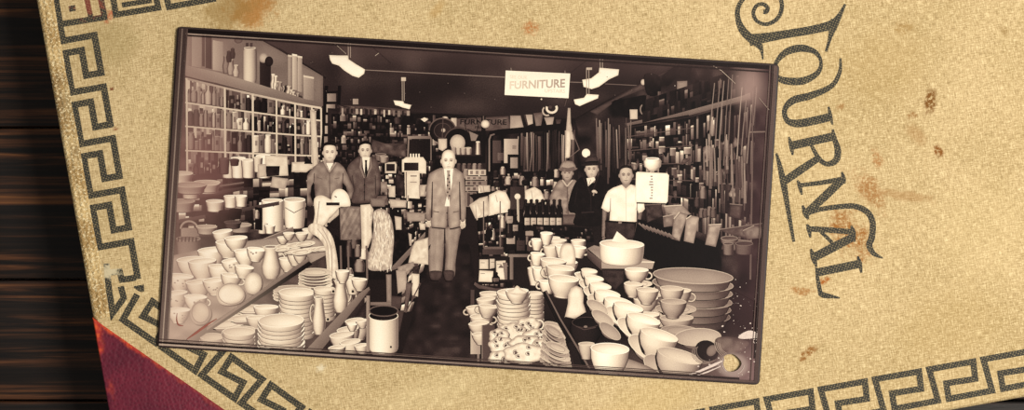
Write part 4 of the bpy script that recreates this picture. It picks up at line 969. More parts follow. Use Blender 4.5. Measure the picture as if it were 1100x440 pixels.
for k in range(12):
    x, y = zK(rnd.uniform(330, 470), rnd.uniform(150, 330)); t = rnd.choice((.12, .3, .55, .8, .08)); r = rnd.uniform(1.2, 3.2); h = rnd.uniform(4, 12)
    Ink().lathe(x, y, [(r*.9, 0), (r, h*.6), (r*.5, h)], 8, t, spread=.7, n=8).build(rnd.choice(('tin', 'jar', 'bottle')))
for k, x in enumerate((350, 428)): Ink().line(*zK(x, 70), *zK(x, 290), 1.2, .42).build('post')
def bottle(cx, by, r, h, t=.12, label=.8, lab=(.2, .5)):
    i = Ink().lathe(cx, by, [(r*.92, 0), (r, h*.08), (r, h*.55), (r*.36, h*.74), (r*.32, h*.94), (r*.42, h*.95), (r*.42, h)], 8, t, spread=.55, inner=.5, outline=.5, n=10)
    i.line(cx-r*.45, by-h*.15, cx-r*.45, by-h*.5, .5, t+.3)
    if label: i.add([(cx-r*.9, by-h*lab[1]), (cx+r*.9, by-h*lab[1]), (cx+r*.9, by-h*lab[0]), (cx-r*.9, by-h*lab[0])], [(0, 1, 2, 3)], [label*.9, label*.75, label*.7, label*.85]); i.line(cx-r*.5, by-h*(lab[0]+lab[1])/2, cx+r*.5, by-h*(lab[0]+lab[1])/2, .5, label*.5)
    return i.build('bottle')
for k in range(7): bottle(zK(548+k*27, 0)[0], zK(0, 168)[1], 2.6, 24, .16, .5, (.25, .42))
i = Ink(); i.quad(*zK.box(548, 204, 736, 236), .58, .5).quad(*zK.box(548, 232, 736, 238), .3).quad(*zK.box(550, 236, 560, 330), .5, .4).quad(*zK.box(560, 236, 640, 262), .2, .12); i.build('bench')
for k in range(6): bottle(zK(556+k*30, 0)[0], zK(0, 206)[1], 3.1, 27, .10, .86, (.2, .48))
bottle(*zK(478, 294), 5.0, 42, .1, .78, (.12, .38)); bottle(*zK(474, 240), 3.6, 30, .14, .75, (.5, .75)); bottle(*zK(525, 318), 4.8, 34, .08, .3, (.1, .42)); bottle(*zK(574, 318), 4.6, 16, .1, .34, (.2, .8)); bottle(*zK(500, 230), 3, 22, .12, .7, (.2, .5))
i = Ink(); i.quad(*zK.box(468, 320, 566, 334), .5, .4).quad(*zK.box(474, 334, 490, 440), .52, .4).quad(*zK.box(350, 285, 440, 296), .4).quad(*zK.box(345, 296, 445, 322), .3, .24); i.build('bench')
for q, t in ((((330, 345), (372, 345), (372, 390), (330, 390)), .82), (((378, 342), (402, 342), (402, 385), (378, 390)), .78), (((408, 352), (454, 350), (450, 440), (410, 440)), .86), (((330, 396), (396, 400), (392, 452), (326, 450)), .88), (((440, 360), (462, 360), (462, 440), (450, 440)), .5)):
    Ink().puff(zK(*q), t, .12, 2, smooth=False).quad(*zK.box(q[0][0]+6, q[0][1]+14, q[0][0]+26, q[0][1]+17), .5).build('price_card')
Ink().poly(zK((418, 385), (432, 368), (446, 385)), .4).build('price_mark')
bottle(*zL(371, 58), 3.4, 12, .08, .5, (.2, .5))
i = Ink(); i.puff(zL((280, 50), (300, 62), (370, 78), (440, 76), (450, 62), (450, 74), (440, 88), (370, 90), (296, 78), (276, 62)), .38, .1, 2, smooth=False).quad(*zL.box(262, 84, 278, 160), .3).quad(*zL.box(340, 84, 360, 110), .3); i.build('round_shelf')

clutter('shelf_jumble', (zO(10, 90), zO(290, 110), zO(300, 175), zO(20, 190)), 4, 1.5, 6, (.08, .15, .3, .5, .1), (.3, .95), .05, 75)
clutter('shelf_jumble', (zL(300, 62), zL(440, 50), zL(440, 76), zL(300, 62)), 1, 2, 5, (.4, .7, .85), (.5, 1), .08, 76)
# left of the aisle: cleaning goods, plank, boxes
Ink().puff(zG((268, 230), (540, 380), (690, 240), (700, 440), (560, 440), (268, 440)), .09, 0, 2, noise=.05, step=4, smooth=False).build('counter')
clutter('shelf_jumble', (zG(515, 50), zG(695, 60), zG(690, 220), zG(545, 330)), 9, 1.2, 6, (.06, .15, .5, .75, .92), (.3, .95), .05, 72)
for k in range(6):
    x, y = zG(rnd.uniform(530, 690), rnd.uniform(60, 250)); t = rnd.choice((.06, .1, .2, .5, .8, .9)); w = rnd.uniform(2, 7); h = rnd.uniform(3, 9)
    Ink().quad(x, y-h, x+w, y, t, t*.6).build(rnd.choice(('box', 'tin')))
Ink().puff(zG((530, 120), (570, 130), (610, 230), (620, 330), (570, 370), (530, 360)), .08, .1, 3, noise=.1, ns=.4).build('rubber_mat')
for x0, y0, x1, y1, t in ((545, 140, 578, 205, .8), (610, 220, 626, 280, .75), (600, 120, 690, 165, .6), (520, 60, 600, 100, .75), (430, 55, 500, 95, .5), (660, 170, 690, 205, .85)):
    Ink().puff(zG((x0, y0), (x1, y0+6), (x1, y1), (x0+6, y1)), t, .2, 2, smooth=False).build('box')
clutter('shelf_jumble', ((432, 292), (463, 262), (442, 334), (425, 336)), 5, 2, 7, (.15, .4, .6, .75, .9), (.5, 1), .06, 74)
i = Ink(); i.add(zG((690, 215), (690, 236), (560, 388), (500, 408), (540, 372)), [(0, 1, 2, 3, 4)], [.5, .42, .4, .36, .45]); i.build('shelf_board')
for q, t in ((((640, 260), (705, 240), (705, 370), (610, 360), (625, 300)), .82), (((560, 380), (635, 355), (640, 380), (560, 440)), .6), (((632, 380), (660, 375), (660, 440), (630, 440)), .2), (((634, 415), (662, 415), (662, 460), (634, 460)), .86)):
    Ink().puff(zG(*q), t, .2, 2, noise=.09, ns=.4, smooth=False).build('box')
for q, t in ((((552, 0), (600, 0), (605, 90), (560, 110)), .68), (((505, 20), (530, 20), (530, 150), (508, 150)), .55), (((625, 15), (662, 18), (656, 125), (628, 118)), .86), (((600, 60), (632, 60), (612, 150), (590, 200)), .4), (((530, 120), (580, 125), (575, 180), (530, 190)), .3), (((560, 190), (590, 190), (570, 290), (550, 300)), .28), (((430, 150), (530, 150), (530, 168), (430, 165)), .5)):
    Ink().puff(zH(*q), t, .2, 2, smooth=False).build('box')
Ink().line(*zH(598, 200), *zH(668, 60), 1.4, .35).build('shelf_edge')
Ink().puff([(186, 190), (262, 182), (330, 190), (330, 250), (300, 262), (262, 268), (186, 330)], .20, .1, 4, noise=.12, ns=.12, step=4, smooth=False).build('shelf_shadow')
clutter('kitchenware_jumble', ((192, 193), (330, 186), (330, 246), (192, 250)), 5, 3, 12, (.15, .4, .6, .75, .85), (.35, .9), .12, 81, gap=.3)
# the draped display: white cap, cushion, towel, mop
Ink().lathe(*zG(72, 190), [(9.4, 0), (10.4, 10), (11, 29), (11.4, 29.5)], 12, .94, inner=.75, spread=.5).stroke(zG((28, 100, .8), (70, 125, .8), (118, 100, .8)), .4).build('bucket')
Ink().lathe(*zC(562, 205), [(11, 0), (11.2, 18), (11.2, 32)], 10, .95, inner=.8, spread=.5).line(*zC(566, 95), *zC(574, 78), 1, .1).build('canister')
Ink().puff(zG((165, 60), (200, 42), (240, 60), (285, 80), (280, 120), (240, 145), (210, 185), (160, 200), (168, 130)), .92, .15, 4, noise=.06, ns=.25).line(*zG(190, 70), *zG(176, 190), .9, .6).build('folded_cloth')
Ink().puff(zG((248, 90), (250, 40), (268, 16), (298, 14), (326, 40), (336, 92), (300, 96)), .96, .15, 4, noise=.02).stroke(zG((262, 46, 1.2), (272, 52, 1.2)), .4).quad(*zG.box(222, 76, 285, 90), .15).build('oil_cloth_hood')
Ink().puff(zG((215, 180), (255, 130), (285, 100), (285, 130), (245, 165), (225, 190)), .8, .2, 2).stroke(zG((226, 176, 3), (270, 190, 3), (285, 202, 2)), .12).build('jug_handle')
Ink().puff(zG((284, 100), (330, 94), (386, 96), (388, 250), (340, 256), (288, 252)), .50, .25, 3, noise=.1, ns=.3, gy=-.12, smooth=False, fn=lambda x, y: .05*math.sin(x*1.1+y*.5)).stroke(zG((284, 100, 1), (288, 252, 1)), .2).build('cushion')
Ink().puff(zG((384, 88), (430, 84), (446, 110), (436, 190), (440, 240), (420, 290), (390, 304), (388, 200)), .88, .2, 4, noise=.05, ns=.2, smooth=False, fn=lambda x, y: .05*math.sin(x*1.3)).build('towel')
mop = Ink(); mop.puff(zG((440, 130), (470, 106), (505, 116), (532, 160), (542, 240), (536, 330), (528, 385), (480, 398), (424, 392), (416, 340), (432, 290), (442, 230), (446, 180)), .8, .3, 5, noise=.14, ns=.7, step=1.6)
for k in range(110):
    x, y = rnd.uniform(398.5, 420), rnd.uniform(226, 288); x += 3*math.sin((y-226)/62*2.6)-1; a = rnd.uniform(-.5, .5)
    mop.stroke([(x, y, .5), (x+a, y+2.2, .9), (x+a*2.5, y+4.5, .4)], rnd.choice((.6, .95, .9, .7)))
mop.build('rag_mop')
for x, y, r, h, t in ((355, 290, 4, 9, .4), (400, 340, 4.4, 10, .85), (372, 330, 3, 12, .5), (330, 330, 2.6, 16, .35), (380, 400, 5, 12, .55), (330, 440, 4, 12, .7)):
    Ink().lathe(*zG(x, y), [(r*.9, 0), (r, h*.6), (r*.6, h)], 10, t, spread=.7).build('pot')
for x in (290, 325, 412): Ink().line(*zG(x, 280), *zG(x+4, 440), 2, .42).build('table_leg')

# ------------------------------------------------------------------ crockery on the left
def bowl(cx, by, w, h, t=.85, el=10, rot=0, foot=.45, handle=0, name='bowl', parent=None, pat=False, inner=.88):
    r = w/2; i = Ink()
    if rot: i.turn(cx, by-h/2, rot)
    if handle: i.ring(cx+handle*r*.98, by-h*.55, r*.34, h*.26, 1.5, t*.95).ring(cx+handle*r*.98, by-h*.55, r*.34+.9, h*.26+.9, .6, t*.4)
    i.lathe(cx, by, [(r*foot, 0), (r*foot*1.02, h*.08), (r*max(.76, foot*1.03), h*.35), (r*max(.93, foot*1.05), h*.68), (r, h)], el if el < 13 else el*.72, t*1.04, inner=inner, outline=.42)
    if pat:
        for k in range(5): i.ell(cx+rnd.uniform(-.6, .6)*r, by-h*rnd.uniform(.3, .7), 1.2, .8, t*.5, t*.8)
    return i.build(name, parent)
def plate(cx, by, w, t=.88, el=20, rot=0, depth=.11, name='plate'):
    r = w/2; i = Ink()
    if rot: i.turn(cx, by, rot)
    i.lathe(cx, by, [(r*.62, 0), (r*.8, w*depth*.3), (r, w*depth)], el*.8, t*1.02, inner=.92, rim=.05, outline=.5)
    ce, se = math.cos(math.radians(el*.8)), math.sin(math.radians(el*.8)); y = by-w*depth*ce
    i.ring(cx, y+r*.02, r*.66, r*.66*se, .6, t*.84); return i.build(name)
def stack(cx, by, w, n, gap, t=.82, el=18, lean=0, name='plate', depth=.1):
    for k in range(n): plate(cx+lean*k+rnd.uniform(-.4, .4), by-k*gap, w*rnd.uniform(.97, 1.02), t*rnd.uniform(.93, 1.05), el, rnd.uniform(-1.5, 1.5), depth, name)
def nest(cx, by, w, n, gap, t=.84, el=12, lean=0, name='bowl'):
    r = w/2
    for k in range(n):
        i = Ink(); ww = r*rnd.uniform(.975, 1.02); x = cx+lean*k+rnd.uniform(-.35, .35); y = by-k*gap+rnd.uniform(-.3, .3); i.turn(x, y, rnd.uniform(-1.5, 1.5))
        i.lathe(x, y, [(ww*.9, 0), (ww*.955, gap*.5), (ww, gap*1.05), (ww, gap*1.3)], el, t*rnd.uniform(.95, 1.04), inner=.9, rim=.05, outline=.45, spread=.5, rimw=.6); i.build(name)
def pitcher(cx, by, w, h, t=.88, side=1):
    r = w/2; i = Ink(); i.ring(cx+side*r*1.0, by-h*.55, r*.5, h*.24, 1.5, t*.95).ring(cx+side*r, by-h*.55, r*.5+.8, h*.24+.8, .6, t*.4)
    i.lathe(cx, by, [(r*.6, 0), (r*.9, h*.15), (r, h*.38), (r*.72, h*.7), (r*.62, h*.85), (r*.78, h)], 12, t, inner=.55)
    i.poly([(cx-side*r*.7, by-h*.97), (cx-side*r*1.05, by-h*1.02), (cx-side*r*.62, by-h*.82)], t*.9); return i.build('pitcher')
# shelves with enamel pans
for a in ((186, 214, 262, 200, 4, .3), (190, 236, 300, 216, 4, .34), (205, 252, 275, 246, 3, .36), (185, 206, 262, 195, 2, .5)):
    Ink().add([(a[0], a[1]), (a[2], a[3]), (a[2], a[3]+a[4]), (a[0], a[1]+a[4])], [(0, 1, 2, 3)], [a[5], a[5]*.9, a[5]*.7, a[5]*.8]).build('shelf_board')
i = Ink(); i.lathe(*zC(165, 320), [(11, 0), (12.4, 14), (12.8, 17)], 12, .5, inner=.8, spread=.5)
for k in range(6): i.line(*zC(118+k*17, 240), *zC(116+k*17, 262), 1.3, .2)
i.build('wicker_basket')
i = Ink(); i.ring(*zC(168, 200), 9, 8, 2, .62, 180, 360).quad(*zC.box(130, 196, 215, 235), .6, .5).ring(*zC(168, 200), 7.6, 6.6, 1, .3, 180, 360); i.build('market_basket')
for x, y, w, h, t in ((195, 195, 22, 8, .72), (222, 206, 26, 9, .7), (246, 190, 14, 16, .76), (256, 190, 14, 18, .8), (267, 190, 13, 16, .76), (241, 186, 9, 14, .3), (252, 177, 8, 5, .2), (283, 190, 14, 20, .82), (277, 184, 8, 13, .7),
                      (231, 226, 17, 9, .78), (248, 222, 13, 10, .8), (259, 221, 11, 9.5, .8), (196, 226, 24, 9, .55), (228, 240, 12, 9, .12), (241, 238, 10, 10, .1), (253, 234, 11, 8, .08), (222, 250, 20, 6, .6), (258, 248, 22, 6, .55), (250, 244, 16, 5, .3), (282, 250, 9, 9, .72), (290, 250, 9, 7, .8), (275, 236, 5, 10, .5), (205, 212, 18, 8, .7), (224, 205, 20, 7, .66), (205, 206, 30, 7, .6)):
    bowl(x, y, w*1.12, h*1.15, min(.97, t*1.12) if t > .5 else t, 10, 0, .8, name='saucepan' if t > .5 else 'kettle')
for q, t in ((((505, 250), (610, 252), (615, 345), (512, 350)), .84), (((508, 300), (575, 300), (572, 345), (512, 350)), .14), (((470, 292), (510, 290), (510, 350), (472, 355)), .76), (((632, 282), (700, 280), (740, 300), (700, 330), (630, 328)), .85), (((640, 330), (700, 330), (700, 400), (640, 410)), .1), (((540, 350), (615, 360), (600, 410), (530, 400)), .72), (((700, 250), (730, 290), (690, 290)), .1)):
    Ink().puff(zB(*q), t, .2, 2, noise=.06, smooth=False).build('box')
bx('box', 274, 222, 282, 246, .12, .1); Ink().lathe(*zC(488, 150), [(1.6, 0), (2, 4), (1.2, 8)], 8, .7).build('jar')
Ink().add(zC((430, 285), (660, 192), (664, 226), (450, 312)), [(0, 1, 2, 3)], [.42, .5, .36, .3]).line(*zC(430, 285), *zC(660, 192), 1, .6).build('shelf_board')
# crowded cups and bowls
Ink().puff([(182, 275), (240, 262), (330, 250), (352, 262), (350, 275), (205, 364), (178, 366)], .56, .1, 4, noise=.12, ns=.1, step=4, smooth=False).build('table_top')
for k in range(10):
    x, y = 300+k*5.4, 270-k*.6; plate(x, y+4, 20, .84, 16, -8)
for x, y, w, h in ((240, 262, 19, 13), (228, 286, 27, 17), (246, 276, 26, 15), (254, 268, 22, 12), (205, 296, 26, 17), (218, 300, 27, 19), (194, 312, 24, 15), (238, 302, 26, 15), (250, 292, 20, 12), (264, 284, 22, 14), (275, 280, 18, 12), (214, 318, 24, 15), (232, 316, 24, 15), (190, 330, 22, 15), (248, 308, 20, 12), (210, 332, 22, 13), (262, 298, 18, 11), (192, 346, 22, 13)):
    bowl(x, y, w*1.1, h*1.08, rnd.uniform(.88, .97), 15, rnd.uniform(-9, 9), .5, rnd.choice((0, 1, 0)), 'cup' if w < 22 else 'bowl', pat=rnd.random() < .3)
def lying(pts, t, name, hole=None):
    i = Ink(); i.puff([(x+1.2, y+1.2) for x, y in pts], t*.35, 0, 1, step=4, noise=0); i.puff(pts, t, .3, 6, gx=-.06, noise=.05, ns=.12)
    if hole: i.ring(hole[0], hole[1], hole[2], hole[3], .9, t*.6)
    return i.build(name)
lying(zD((165, 230), (185, 190), (215, 180), (250, 205), (260, 245), (235, 280), (195, 286), (170, 265)), .8, 'jug', (zD(212, 232)+(9.5, 11)))
lying(zD((282, 150), (300, 115), (345, 98), (390, 112), (412, 150), (395, 185), (345, 200), (300, 192)), .95, 'jug', (zD(350, 148)+(14, 11)))
lying(zD((408, 100), (425, 62), (455, 52), (482, 72), (486, 115), (460, 150), (420, 140)), .94, 'jug')
pitcher(*zC(557, 432), 20, 34); bowl(*zC(636, 402), 19, 14, .88, 14); bowl(*zC(672, 372), 18, 13, .86, 14, 0, .5, 1); bowl(*zC(694, 360), 14, 10, .84)
for k, (x, y, w) in enumerate(((620, 262, 80), (680, 258, 90), (720, 250, 80), (660, 285, 80), (700, 290, 84), (610, 275, 60))): plate(*zC(x, y+30), w/4.4*1.1, .84, 18, -6)
for x, y, w, h in ((612, 255, 12, 7), (640, 235, 12, 7), (735, 230, 14, 10), (700, 240, 13, 8)): bowl(*zC(x, y+16), w, h, .86, 14)
# draped cloth hanging to the floor
Ink().puff(zG((138, 188), (170, 172), (215, 192), (250, 235), (268, 300), (278, 380), (274, 438), (222, 442), (214, 380), (220, 320), (208, 272), (176, 236), (142, 216)), .86, .12, 3, noise=.07, ns=.2, fn=lambda x, y: .06*math.sin(x*1.3)).stroke(zG((205, 200, .8), (245, 290, 1), (250, 430, .8)), .66, 4).stroke(zG((180, 200, .8), (226, 270, 1), (236, 400, .8)), .7, 4).build('hanging_cloth')
# lower shelf: plate stacks, pitchers, bowls
Ink().puff([(205, 368), (300, 300), (350, 274), (352, 296), (384, 310), (396, 330), (340, 384), (300, 383), (210, 376)], .30, .1, 4, noise=.08, ns=.15, step=4, smooth=False).build('table_top')
stack(*zD(440, 260), 36, 4, 2.4, .8, 18); plate(244, 352, 40, .84, 16, -6); plate(262, 345, 34, .86, 16, -4); bowl(286, 342, 26, 13, .9, 14); bowl(276, 352, 22, 12, .86, 14); nest(228, 374, 26, 3, 4, .8, 16); bowl(*zD(385, 375), 36, 15, .8, 22, -6)
stack(*zH(170, 80), 36, 5, 3.2, .80, 16); stack(*zH(60, 150), 40, 4, 3.2, .80, 16)
nest(*zH(84, 310), 38, 10, 4.6, .92, 14)
nest(*zH(214, 228), 23, 8, 3.9, .88, 13, 0, 'cup')
nest(257, 378, 34, 5, 4.2, .84, 15)
nest(302, 381, 50, 8, 4.5, .93, 17)
for x, y, w, h in ((305, 190, 18, 30), (330, 110, 12, 20)): pitcher(*zH(x, y), w, h)
pitcher(*zH(290, 195), 15, 34, .88); pitcher(*zH(188, 300), 13, 40, .86, -1)
bowl(*zH(350, 110), 17, 16, .86, 14, 0, .6, 1); bowl(*zH(380, 95), 16, 12, .86, 14); bowl(*zH(300, 60), 14, 13, .88)
for x, y in ((230, 232), (256, 100), (348, 100)): Ink().quad(*zH.box(x-8, y-14, x+10, y+10), .8, .7).ell(*zH(x, y), 1.3, 1.5, .06).build('price_tag')
i = Ink(); i.add(zH((118, 402), (190, 395), (430, 92), (424, 78), (380, 108), (130, 372)), [(0, 1, 4, 5), (1, 2, 3, 4)], [.5, .42, .4, .46, .5, .52]); i.add(zH((180, 402), (250, 402), (432, 124), (432, 88)), [(0, 1, 2, 3)], [.22, .16, .14, .22]); i.build('shelf_board')
Ink().quad(*zH.box(404, 130, 426, 384), .62, .5).build('table_leg')
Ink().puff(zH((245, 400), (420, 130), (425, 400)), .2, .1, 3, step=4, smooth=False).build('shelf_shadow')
for x, y, w, h in ((360, 290, 20, 14), (375, 320, 22, 14), (330, 340, 24, 16), (300, 370, 26, 17), (340, 395, 22, 15), (275, 400, 18, 10), (390, 390, 14, 10), (392, 265, 12, 8)): bowl(*zH(x, y+6), w, h, .84, 20, -8)
bowl(*zH(345, 285), 10, 7, .9, 14, 0, .5, 1, 'cup')
Ink().quad(*zH.box(412, 120, 428, 384), .6, .5).build('table_leg')
i = Ink(); i.lathe(*zH(495, 388), [(14.0, 0), (14.2, 4)], 18, .5, outline=.3).lathe(*zH(493, 372), [(14.6, 0), (15.2, 3), (15.2, 36), (15.6, 38)], 20, .92, inner=.02, spread=.5, rim=.0); x, y = zH(494, 215)
i.ell(x, y-5.2, 15.4, 5.6, .06, .12).ring(x, y-5.2, 15.4, 5.6, 1.1, .4); i.ell(*zH(528, 362), 1, 1.3, .15); i.build('enamel_drum')

i = Ink(); i.add(zD((150, 352), (440, 170), (700, 0), (715, 16), (445, 192), (165, 372)), [(0, 1, 4, 5), (1, 2, 3, 4)], [.4, .2, .12, .06, .06, .3]); i.add(zD((240, 300), (700, -18), (702, 0), (240, 312)), [(0, 1, 2, 3)], [.5, .5, .42, .5]); i.build('shelf_edge')

# ------------------------------------------------------------------ crockery on the right
def table_right():
    i = Ink(); P = [pl(*q) for q in [(586, 318), (660, 285), (720, 296), (790, 340), (822, 380), (814, 408), (640, 402), (520, 398), (520, 380)]]
    tri = tessellate_polygon([[Vector(p+(0,)) for p in P], [Vector((x, y, 0)) for x, y in reversed(hole_l)]])
    i.add([lp(*p) for p in P]+[lp(*p) for p in reversed(hole_l)], tri, [.16, .12, .08, .08, .2, .34, .3, .1, .1]+[.36]*len(hole_l)); i.build('table_top')
table_right()
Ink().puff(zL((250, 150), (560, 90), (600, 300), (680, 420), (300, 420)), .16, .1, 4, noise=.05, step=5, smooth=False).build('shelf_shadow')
i = Ink(); i.quad(*zL.box(262, 200, 304, 360), .74, .6).quad(*zL.box(290, 360, 300, 410), .5); i.build('crate')
for x, y, w, h, hd in ((345, 140, 22, 12, 0), (330, 160, 20, 11, 1), (285, 195, 20, 11, -1), (310, 240, 24, 13, 1), (300, 268, 22, 12, 1), (335, 195, 20, 12, -1), (306, 310, 18, 11, 1)): bowl(*zL(x, y+6), w, h, .82, 16, rnd.uniform(-8, 14), .5, hd, 'cup')
Ink().quad(*zL.box(312, 235, 366, 412), .34, .3).line(*zL(312, 235), *zL(312, 410), 1, .5).build('crate')
nest(*zL(535, 228), 20, 8, 3.9, .84, 12, 0, 'bowl')
nest(*zL(446, 254), 35, 9, 4.3, .9, 13, 0, 'bowl')
bowl(*zL(462, 138), 24, 13, .9, 16, 0, .5); Ink().puff(zL((420, 94), (445, 82), (462, 66), (482, 82), (504, 96), (460, 106)), .92, .2, 3).build('bowl_lid')
def ornate(cx, by, w, h, t=.9, seed=0):
    r = w/2; i = Ink(); i.ring(cx+r*.95, by-h*.5, r*.3, h*.28, 1.4, t)
    pts = []
    for k in range(20):
        a = 2*math.pi*k/20; m = 1+.07*math.cos(a*6+seed); pts.append((cx+r*m*math.cos(a), by-h/2+h/2*m*math.sin(a)))
    i.puff([(x+.8, y+1) for x, y in pts], t*.3, 0, 1, noise=0, step=5); i.puff(pts, t, .35, 3.5, noise=.08, ns=.35, sd=seed)
    rr = random.Random(seed)
    for k in range(5):
        a = rr.uniform(0, 6.28); d = rr.uniform(.2, .75); x, y = cx+r*d*math.cos(a), by-h/2+h/2*d*math.sin(a)
        i.ell(x, y, 1.8, 1.2, .25, .6, rr.uniform(-60, 60)); i.ring(x, y, 2.8, 2, .6, .5, rr.uniform(0, 100), 300)
    return i.build('patterned_dish')
for k, (x, y, w, h) in enumerate(((510, 268, 26, 17), (440, 300, 30, 19), (385, 320, 22, 18), (545, 318, 30, 17), (395, 360, 28, 19), (500, 350, 36, 18), (580, 372, 32, 20), (390, 408, 26, 16), (600, 404, 26, 15), (490, 404, 44, 23))): ornate(*zL(x, y), w, h, .9, k+1)
for k in range(10): plate(zL(612, 0)[0]+k*.2, zL(0, 410)[1]-k*4.4, 30-k*.7, .74 if k % 2 else .62, 26, 18, .12)
# rail and the cups behind it
for x, y, w, h, hd in ((106, 205, 15, 13, 0), (132, 212, 17, 12, 0), (225, 226, 15, 15, 0), (100, 250, 18, 14, -1), (30, 320, 14, 14, 1), (20, 370, 15, 18, 1)): bowl(*zO(x, y+6), w, h, .84, 14, 0, .6, hd, 'cup')
for x, y, w, h, hd in ((577, 268, 13, 11, -1), (587, 262, 13, 12, 0), (604, 276, 15, 12, 1), (577, 284, 15, 12, -1), (612, 292, 16, 11, 0), (580, 301, 17, 13, 1), (600, 296, 18, 12, 0), (622, 276, 14, 11, 1), (588, 314, 18, 12, -1), (626, 304, 17, 11, 0)): bowl(x, y, w, h, .9, 12, rnd.uniform(-8, 8), .55, hd, 'cup')
Ink().puff(zO((138, 220), (150, 188), (180, 180), (205, 196), (212, 250), (206, 282), (160, 286), (140, 262)), .9, .3, 4).build('jug')
i = Ink(); i.add(zO((268, 205), (300, 190), (585, 268), (575, 302), (335, 300), (335, 262)), [(0, 1, 2, 5), (5, 2, 3, 4)], [.5, .55, .62, .62, .6, .66]); i.add(zO((262, 208), (334, 262), (336, 310), (268, 250)), [(0, 1, 2, 3)], [.34, .4, .3, .2]); i.line(*zO(335, 264), *zO(585, 270), 1.2, .85); i.build('box_tray')
i = Ink().turn(*zO(428, 262), 2.5); i.lathe(*zO(428, 268), [(20.5, 0), (22, 2.4), (23, 10), (23.3, 18.6), (23.6, 19.6)], 11, .96, inner=.84, spread=.5); i.build('basin')
Ink().poly(zO((384, 170), (408, 124), (462, 168), (440, 180)), lambda x, y: .95-.02*(x-660)/4).build('folded_paper')
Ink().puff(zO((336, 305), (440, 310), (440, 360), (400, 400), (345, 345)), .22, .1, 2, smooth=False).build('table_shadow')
# platters
for k, (y, w, t) in enumerate(((432, 184, .42), (398, 186, .5), (364, 190, .54), (322, 190, .56), (284, 192, .58), (246, 190, .6))):
    x, yy = zT(318+k*1.5, y); i = Ink().turn(x, yy, 3.5); r = w/4.4
    i.lathe(x, yy, [(r*.86, 0), (r*.9, 4.5), (r*.955, 8), (r, 9), (r, 10.2)], 11, t*1.02, inner=.86, rim=.12, outline=.2, spread=.55); i.build('platter')
# cups and saucers, middle rows
def saucer(cx, cy, w, t=.82, el=20, rot=0): return plate(cx, cy, w, t, el, rot, .12, 'saucer')
for x, y, w in ((80, 415, 30), (150, 440, 30), (190, 385, 40)): saucer(*zT(x, y), w*.9, .7)
bowl(*zT(52, 300), 22, 14, .84, 16, 0, .4, 0); saucer(*zT(68, 255), 30, .78, 18); bowl(*zT(60, 234), 25, 14, .88, 14, 2, .42, 1, 'cup')
saucer(*zT(145, 300), 24, .76, 18); bowl(*zT(104, 372), 26, 15, .82, 16, 0, .42, 0, 'cup'); bowl(*zT(244, 425), 30, 15, .72, 16, 0, .45)
saucer(*zT(245, 380), 44, .66, 18, 2); bowl(*zT(252, 345), 30, 17, .80, 14, 0, .5, 1, 'cup')
for x, y, w, h, t in ((110, 445, 26, 14, .84), (250, 460, 36, 14, .7)): bowl(*zT(x, y), w, h, t, 16, 0, .45, 0, 'bowl')
saucer(*zU(265, 175), 42, .62, 20, 4)
i = Ink(); x, y = zU(350, 190); i.turn(x, y, -2); i.lathe(x, y+5, [(16, 0), (24, 6), (25, 7)], 22, .66, inner=.98, rim=.1, outline=.4); i.build('plate')
# dark left-hand things inside the rail
bowl(*zO(104, 330), 27, 16, .86, 16, 6, .5); saucer(*zO(150, 352), 30, .7, 20, 14); bowl(*zO(136, 372), 30, 18, .86, 16, 8, .5, -1); bowl(*zO(152, 432), 32, 20, .88, 18, 6, .5)
for k in range(4): plate(zP(104-k*3, 0)[0], zP(0, 262-k*17)[1], 27-k*1.5, .66 if k % 2 else .56, 26, 34, .13)
for k in range(5): plate(*zP(112, 345-k*16), 32-k*1.5, .6 if k % 2 else .72, 24, 22, .1)
i = Ink(); i.stroke(zP((60, 30, 5), (120, 150, 6), (190, 270, 7), (262, 400, 9)), .1); i.stroke(zP((66, 30, 1.4), (128, 150, 1.6), (200, 270, 2), (275, 400, 2.2)), .42); i.stroke(zP((170, 250, 6), (200, 330, 7), (215, 400, 7)), .14); i.build('table_rail')
Ink().puff(zP((146, 142), (152, 118), (160, 82), (160, 46), (172, 16), (196, 6), (220, 16), (228, 46), (226, 80), (234, 104), (238, 122), (212, 140), (180, 150)), .9, .3, 4, noise=.03, smooth=False).build('bell_jug')
Ink().stroke(zP((148, 142, 1.6), (190, 152, 1.8), (238, 122, 1.6)), .12).build('jug_foot')
i = Ink(); i.lathe(*zP(238, 245), [(11, 0), (15, 7), (16.5, 16), (15, 22)], 22, .16, inner=.6, outline=.3, rim=.12).stroke(zP((195, 180, 1), (230, 195, 1), (280, 185, 1)), .3).ell(*zP(236, 182), 2, 1.2, .5); i.build('dark_pot')
bowl(*zP(240, 318), 17, 16, .74, 18, 0, .55, 0, 'cup')
# the long diagonal file of cups on saucers
def cup_on(x, y, w, h, rot, t):
    cx, cy = zP(x, y); w *= .275; h *= .275
    i = Ink().turn(cx, cy, rot+14); i.lathe(cx-w*.06, cy+h*.62, [(w*.34, 0), (w*.6, h*.22), (w*.64, h*.30)], 24, t*1.0, inner=.9, outline=.22, rim=.06); i.build('saucer')
    i = Ink().turn(cx, cy, rot)
    r = w/2; hh = h*.86; by = cy+h*.5
    i.puff([(cx-r*1.0-.8, cy-h*.2), (cx, cy-h*.3), (cx+r, cy-h*.1), (cx+r*.5, cy+h*.5), (cx, by+1), (cx-r*.55-1, cy+h*.5)], .1, 0, 1, noise=0, step=6)
    i.lathe(cx, by, [(r*.44, 0), (r*.48, hh*.08), (r*.78, hh*.34), (r*.95, hh*.66), (r, hh)], 15, t*1.05, inner=.93, rim=.03, spread=.5, outline=.3)
    i.ell(cx+r*.30, cy+h*.36, max(.5, w*.022), max(.9, w*.045), .08, .3); return i.build('cup')
